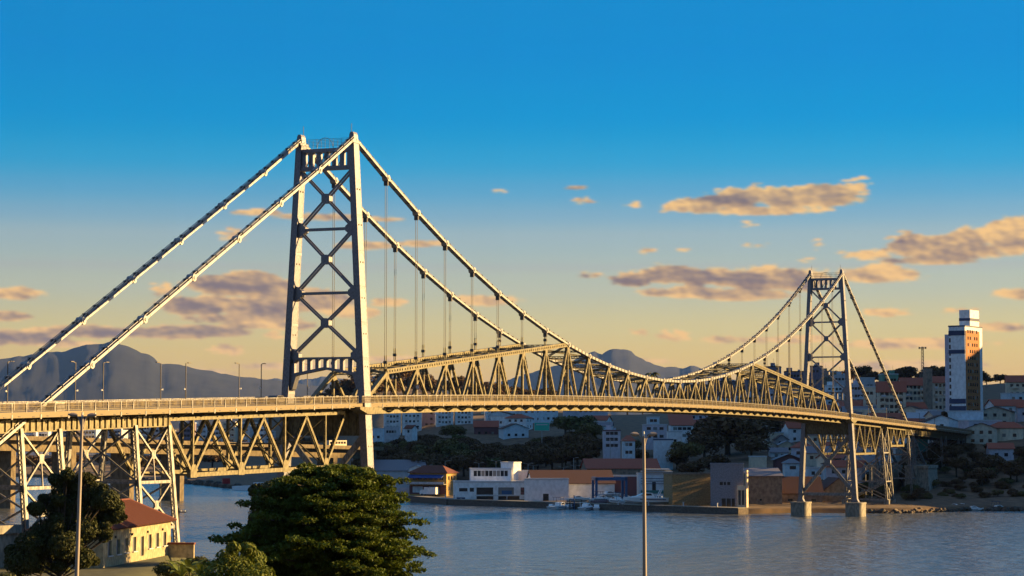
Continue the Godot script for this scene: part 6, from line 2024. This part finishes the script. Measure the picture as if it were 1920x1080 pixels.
func clump_tree(called: String, label: String, px: float, d: float, lobes: Array, size: float, per: int, m: String, seed_: int) -> void:
	# lobes: px, py, radius in pixels
	var base := ground(px, d)
	var o := thing(called, label, "tree", base)
	var r := RandomNumberGenerator.new()
	r.seed = seed_
	var tr := MB.new()
	var b := MB.new()
	b.use_color = true
	var all := lobes.duplicate()
	if called != "shrub":
		for l in lobes:
			for k in 3:
				var a := r.randf() * TAU
				all.append([l[0] + cos(a) * l[2] * 0.85, l[1] + sin(a) * l[2] * 0.7, l[2] * r.randf_range(0.3, 0.5)])
	for l in all:
		var depth: float = r.randf_range(-1.0, 1.0) * l[2] * d / FOCAL * 1.6
		var c: Vector3 = at(l[0], l[1], d) - base + Vector3(fwd.x, 0, fwd.z) * depth
		var rad: float = l[2] * d / FOCAL
		var t := r.randf_range(0.7, 1.3)
		for i in int(per * clampf(l[2] / 30.0, 0.2, 1.0)):
			var dir := Vector3(r.randfn(), r.randfn(), r.randfn()).normalized()
			var p := c + dir * rad * pow(r.randf(), 0.35) * Vector3(1, 0.8, 1)
			var k := t * r.randf_range(0.6, 1.4)
			b.tint = Color(k * r.randf_range(0.9, 1.2), k, k * r.randf_range(0.6, 1.0))
			leaf(b, p, (dir + Vector3(r.randfn(), r.randfn() + 0.5, r.randfn()) * 0.6).normalized(), size * r.randf_range(0.6, 1.35), r.randf() * TAU)
		if called != "shrub": tr.tube(Vector3(0, c.y * 0.35, 0), c, 0.12, 0.04, 5, false)
	var hi := 0.0
	for l in lobes: hi = maxf(hi, at(l[0], l[1], d).y - base.y)
	tr.tube(Vector3(0, -1, 0), Vector3(0, hi * (0.2 if called == "shrub" else 0.7), 0), 0.3, 0.12, 8)
	made(o, "trunk", tr, M.bark)
	made(o, "crown", b, M[m])

func road_lamp(label: String, px: float, py: float, d: float, lean: float) -> void:
	var base := ground(px, d)
	var tall := at(px, py, d).y - base.y
	var o := thing("street_lamp", label, "street lamp", base, face_angle(12))
	o.rotation.z = lean
	var b := MB.new()
	b.tube(Vector3(0, -0.5, 0), Vector3(0, tall - 0.2, 0), 0.17, 0.10, 14)
	made(o, "pole", b, M.lamp_steel)
	for s in [-1, 1]:
		var a := MB.new()
		var pts := [Vector3(0, tall - 1.5, 0), Vector3(s * 0.07, tall - 0.8, 0), Vector3(s * 0.2, tall - 0.32, 0), Vector3(s * 0.42, tall - 0.1, 0)]
		for i in 3: a.tube(pts[i], pts[i + 1], 0.045, 0.045, 8)
		made(o, "arm", a, M.lamp_steel)
		var h := MB.new()
		var n := 10
		for i in n:
			var u := float(i) / n
			var v := float(i + 1) / n
			var ra := 0.15 * sin(PI * (0.1 + 0.85 * u)) + 0.01
			var rb := 0.15 * sin(PI * (0.1 + 0.85 * v)) + 0.01
			h.tube(Vector3(s * (0.32 + 0.62 * u), tall - 0.1 + 0.05 * u, 0), Vector3(s * (0.32 + 0.62 * v), tall - 0.1 + 0.05 * v, 0), ra, rb, 10, false)
		made(o, "lamp_head", h, M.lamp_steel)
	var cp := MB.new()
	cp.tube(Vector3(0, tall - 0.3, 0), Vector3(0, tall + 0.12, 0), 0.09, 0.05, 8)
	made(o, "photocell", cp, M.lamp_pale)

func old_house() -> void:
	mat("lime_wash", lin(0.42, 0.35, 0.21), 0.9, "stain", Vector3(0.12, 0.09, 0.12))
	mat("shutter", lin(0.05, 0.06, 0.07), 0.7)
	var w := 31.0
	var deep := 9.0
	var h := 4.1
	var c := gp(960 - 47.8 / 286.0 * FOCAL, 286.0, 9.55)
	var o := thing("old_house", "long old single-storey house with lime-washed wall and red tiled hip roof by the trestle", "house", c, deg_to_rad(YAW - 6.4))
	var wins := []
	for i in 8:
		var x := 2.0 + i * 3.6
		wins.append([x, 0.1 if i == 4 else 0.9, 1.6, 2.5 if i == 4 else 1.8])
	var b := MB.new()
	for s in [[Vector3(-w / 2, 0, 0), Vector3.RIGHT, w, wins], [Vector3(w / 2, 0, 0), Vector3.FORWARD, deep, []], [Vector3(w / 2, 0, -deep), Vector3.LEFT, w, []], [Vector3(-w / 2, 0, -deep), Vector3.BACK, deep, []]]:
		pierced(b, s[0], s[1], s[2], h, s[3], 0.3)
		b.quad(s[0] - Vector3(0, 3, 0), s[0], s[0] + s[1] * s[2], s[0] + s[1] * s[2] - Vector3(0, 3, 0))
	made(o, "wall", b, M.lime_wash)
	for r in wins:
		var is_door: bool = r[1] < 0.5
		var win := sub(o, "door" if is_door else "window", Vector3(-w / 2 + r[0] + r[2] / 2, r[1] + r[3] / 2, -0.26))
		block(win, "leaf", Vector3.ZERO, Vector3(r[2], r[3], 0.06), M.shutter)
		block(win, "mullion", Vector3(0, 0, 0.05), Vector3(0.06, r[3], 0.05), M.pale_trim)
		if not is_door: block(win, "sill", Vector3(0, -r[3] / 2 - 0.06, 0.34), Vector3(r[2] + 0.3, 0.12, 0.3), M.pale_trim)
	for i in 4:
		block(o, "wall_bracket", Vector3(-w / 2 + 5.0 + i * 7.2, 3.1, 0.1), Vector3(0.22, 0.3, 0.24), M.dark_steel)
	# roof: four slopes laid with rows of barrel tiles
	var x := w / 2 + 0.6
	var z0 := 0.6
	var z1 := -deep - 0.6
	var zm := -deep / 2
	var rh := 2.9
	var k := 5.1
	var roof := sub(o, "roof")
	var rb := MB.new()
	var A := Vector3(-x + k, h + rh, zm)
	var B := Vector3(x - k, h + rh, zm)
	rb.quad(Vector3(-x, h, z0), A, B, Vector3(x, h, z0))
	rb.quad(Vector3(x, h, z1), B, A, Vector3(-x, h, z1))
	rb.tri(Vector3(x, h, z0), B, Vector3(x, h, z1))
	rb.tri(Vector3(-x, h, z1), A, Vector3(-x, h, z0))
	rb.quad(Vector3(-x, h - 0.1, z0), Vector3(x, h - 0.1, z0), Vector3(x, h - 0.1, z1), Vector3(-x, h - 0.1, z1))
	made(roof, "roof_boards", rb, M.dark_tiles)
	var cols := int(2 * x / 0.34)
	for i in cols:
		var xx := -x + (i + 0.5) * 0.34
		var t := clampf(minf((xx + x) / k, (x - xx) / k), 0, 1)
		var m := MB.new()
		var a := Vector3(xx, h + 0.03, z0 + 0.05)
		var bb := Vector3(xx, h + rh * t + 0.03, lerpf(z0, zm, t))
		m.tube(a, bb, 0.12, 0.11, 6)
		made(roof, "tile_row", m, M.old_tiles if (i * 7) % 5 else M.dark_tiles)
	var kk := int((z0 - z1) / 0.34)
	for i in kk:
		var zz := z1 + (i + 0.5) * 0.34
		var t := clampf(minf((zz - z1) / (zm - z1), (z0 - zz) / (z0 - zm)), 0, 1)
		var m := MB.new()
		m.tube(Vector3(x + 0.05, h + 0.03, zz), Vector3(x - k * t, h + rh * t + 0.03, zz), 0.12, 0.11, 6)
		made(roof, "tile_row", m, M.old_tiles if (i * 7) % 5 else M.dark_tiles)
	var rg := MB.new()
	rg.tube(A + Vector3(0, 0.08, 0), B + Vector3(0, 0.08, 0), 0.16, 0.16, 8)
	for q in [[B, Vector3(x, h, z0)], [A, Vector3(-x, h, z0)], [B, Vector3(x, h, z1)]]:
		rg.tube(q[0] + Vector3(0, 0.08, 0), q[1] + Vector3(0, 0.08, 0), 0.15, 0.15, 8)
	made(roof, "ridge_tiles", rg, M.red_tiles)

func foreground() -> void:
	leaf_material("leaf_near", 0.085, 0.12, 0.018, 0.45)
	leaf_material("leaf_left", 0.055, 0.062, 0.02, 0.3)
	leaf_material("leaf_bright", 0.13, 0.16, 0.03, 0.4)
	mat("lamp_steel", lin(0.26, 0.22, 0.20), 0.5)
	mat("old_tiles", lin(0.13, 0.03, 0.015), 0.9, "grain", Vector3(0.6, 0.6, 0.6))
	old_house()
	tiered_tree("large dark spreading tree with flat leafy storeys before the near tower", 622, 125.0, [[876, 575, 660], [882, 552, 722], [890, 545, 742], [900, 488, 757], [914, 480, 750], [922, 500, 762], [934, 452, 752], [945, 458, 768], [956, 446, 778], [968, 452, 786], [980, 442, 776], [992, 424, 770], [1002, 414, 788], [1012, 408, 792], [1022, 416, 790], [1034, 420, 796], [1046, 410, 788], [1058, 424, 794], [1072, 420, 790], [1086, 440, 780]])
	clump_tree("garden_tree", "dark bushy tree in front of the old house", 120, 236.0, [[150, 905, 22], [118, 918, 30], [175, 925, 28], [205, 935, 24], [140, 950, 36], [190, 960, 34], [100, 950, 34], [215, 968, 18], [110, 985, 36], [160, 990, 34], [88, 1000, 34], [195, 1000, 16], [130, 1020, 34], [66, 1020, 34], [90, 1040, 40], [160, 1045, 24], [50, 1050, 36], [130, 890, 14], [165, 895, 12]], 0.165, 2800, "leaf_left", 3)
	clump_tree("garden_tree", "unseen round tree behind the spreading tree, placed to shade the old house", 520, 279.0, [[512, 930, 36], [540, 925, 40], [510, 965, 42], [555, 970, 46], [500, 1000, 40], [560, 1010, 46], [530, 950, 50], [520, 985, 50], [535, 940, 44]], 0.26, 1200, "leaf_left", 8)  # out of view; placed to shade part of the house wall
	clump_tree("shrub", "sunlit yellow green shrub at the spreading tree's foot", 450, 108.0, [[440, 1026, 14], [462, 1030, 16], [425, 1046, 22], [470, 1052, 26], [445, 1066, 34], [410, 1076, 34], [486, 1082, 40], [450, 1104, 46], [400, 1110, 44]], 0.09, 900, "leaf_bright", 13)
	for q in [[360, 212.0, 5.6], [384, 206.0, 5.0], [345, 218.0, 4.2], [398, 200.0, 4.4]]:
		var p := ground(q[0], q[1])
		var o := thing("banana_plant", "bright green banana plant with broad arching leaves beside the old house", "plant", p, rng.randf() * TAU, "banana plants beside the old house")
		var st := MB.new()
		st.tube(Vector3(0, -0.3, 0), Vector3(0, q[2] * 0.6, 0), 0.16, 0.1, 8)
		made(o, "stem", st, M.leaf_mid)
		for k in 9:
			var f := MB.new()
			f.use_color = true
			f.tint = Color(1, 1, 1) * rng.randf_range(0.7, 1.3)
			var a := TAU * k / 9 + rng.randf() * 0.4
			var out := Vector3(cos(a), 0, sin(a))
			var side := Vector3(-sin(a), 0, cos(a)) * 0.32
			var up := rng.randf_range(0.9, 1.6)
			var prev := Vector3(0, q[2] * 0.55, 0)
			for i in 6:
				var u := (i + 1) / 6.0
				var nx := Vector3(0, q[2] * 0.55, 0) + out * 2.1 * u + Vector3.UP * (up * 2.2 * u - 1.7 * u * u)
				var w0 := sin(PI * (i / 6.0) * 0.9 + 0.15)
				var w1 := sin(PI * u * 0.9 + 0.15)
				f.quad(prev, nx, nx + (side + Vector3(0, 0.1, 0)) * w1, prev + (side + Vector3(0, 0.1, 0)) * w0)
				f.quad(nx, prev, prev + (-side + Vector3(0, 0.1, 0)) * w0, nx + (-side + Vector3(0, 0.1, 0)) * w1)
				prev = nx
			made(o, "leaf", f, M.leaf_bright)
	road_lamp("tall double-headed street lamp standing over the open water view", 1208, 812, 150.0, 0.004)
	road_lamp("tall double-headed street lamp in front of the dark bushy tree", 146, 776, 150.0, -0.022)
	# utility pole and a thin mast by the trestle's foot
	var u := thing("utility_pole", "small utility pole with one crossarm at the foot of the trestle", "utility pole", ground(338, 322.0), face_angle())
	rod(u, "pole", Vector3(0, -0.5, 0), Vector3(0, 5.6, 0), 0.13, M.bark)
	block(u, "crossarm", Vector3(0, 5.0, 0), Vector3(2.2, 0.14, 0.14), M.bark)
	for x in [-0.9, -0.3, 0.3, 0.9]:
		rod(u, "insulator", Vector3(x, 5.07, 0), Vector3(x, 5.3, 0), 0.06, M.lamp_pale)
	var v := thing("flag_mast", "thin dark mast rising behind the old house's roof", "mast", ground(303, 318.0))
	rod(v, "pole", Vector3(0, -0.5, 0), Vector3(0, 9.0, 0), 0.11, M.dark_steel)
	rod(v, "finial", Vector3(0, 9.0, 0), Vector3(0, 9.25, 0), 0.16, M.dark_steel)
	var rw := thing("garden_wall", "low red tiled garden wall at the end of the old house", "wall", ground(334, 300.0), face_angle(-10))
	block(rw, "wall", Vector3(0, 0.6, 0), Vector3(5.0, 1.8, 0.4), M.lime_wash)
	block(rw, "coping", Vector3(0, 1.6, 0), Vector3(5.2, 0.25, 0.7), M.red_tiles)
	# undergrowth on the bank
	for i in 34:
		var q := RandomNumberGenerator.new()
		q.seed = 500 + i
		var px := 400.0 + i * 20.0 + q.randf_range(-12, 12)
		var d := q.randf_range(128, 178)
		var p := ground(px, d)
		var high := minf(q.randf_range(1.6, 3.0), at(px, 1050, d).y - p.y)
		if high < 0.8: continue
		tree("low leafy bush on the slope below the viewpoint", p, high * 0.9, high, q.randi(), "bushes below the viewpoint", "leaf_mid", "bush")
	var r := RandomNumberGenerator.new()
	r.seed = 41
	for i in 26:
		var px := r.randf_range(-60, 470)
		var d := r.randf_range(196, 330)
		if px > 180 and px < 330 and d > 255 and d < 310: continue
		var p := ground(px, d)
		if p.y < 4.0: continue
		tree("low leafy bush on the grassy island bank", p, r.randf_range(1.2, 2.4), r.randf_range(1.6, 2.8), r.randi(), "bushes on the island bank", "leaf_mid", "bush")

func _ready() -> void:
	rng.seed = 7
	camera_and_light()
	unit_box = BoxMesh.new()
	unit_cyl = CylinderMesh.new()
	unit_cyl.top_radius = 0.5
	unit_cyl.bottom_radius = 0.5
	unit_cyl.height = 1.0
	unit_cyl.radial_segments = 8
	unit_cyl.rings = 0
	materials()
	city_materials()
	setting()
	bridge()
	concrete_bridge()
	city()
	foreground()
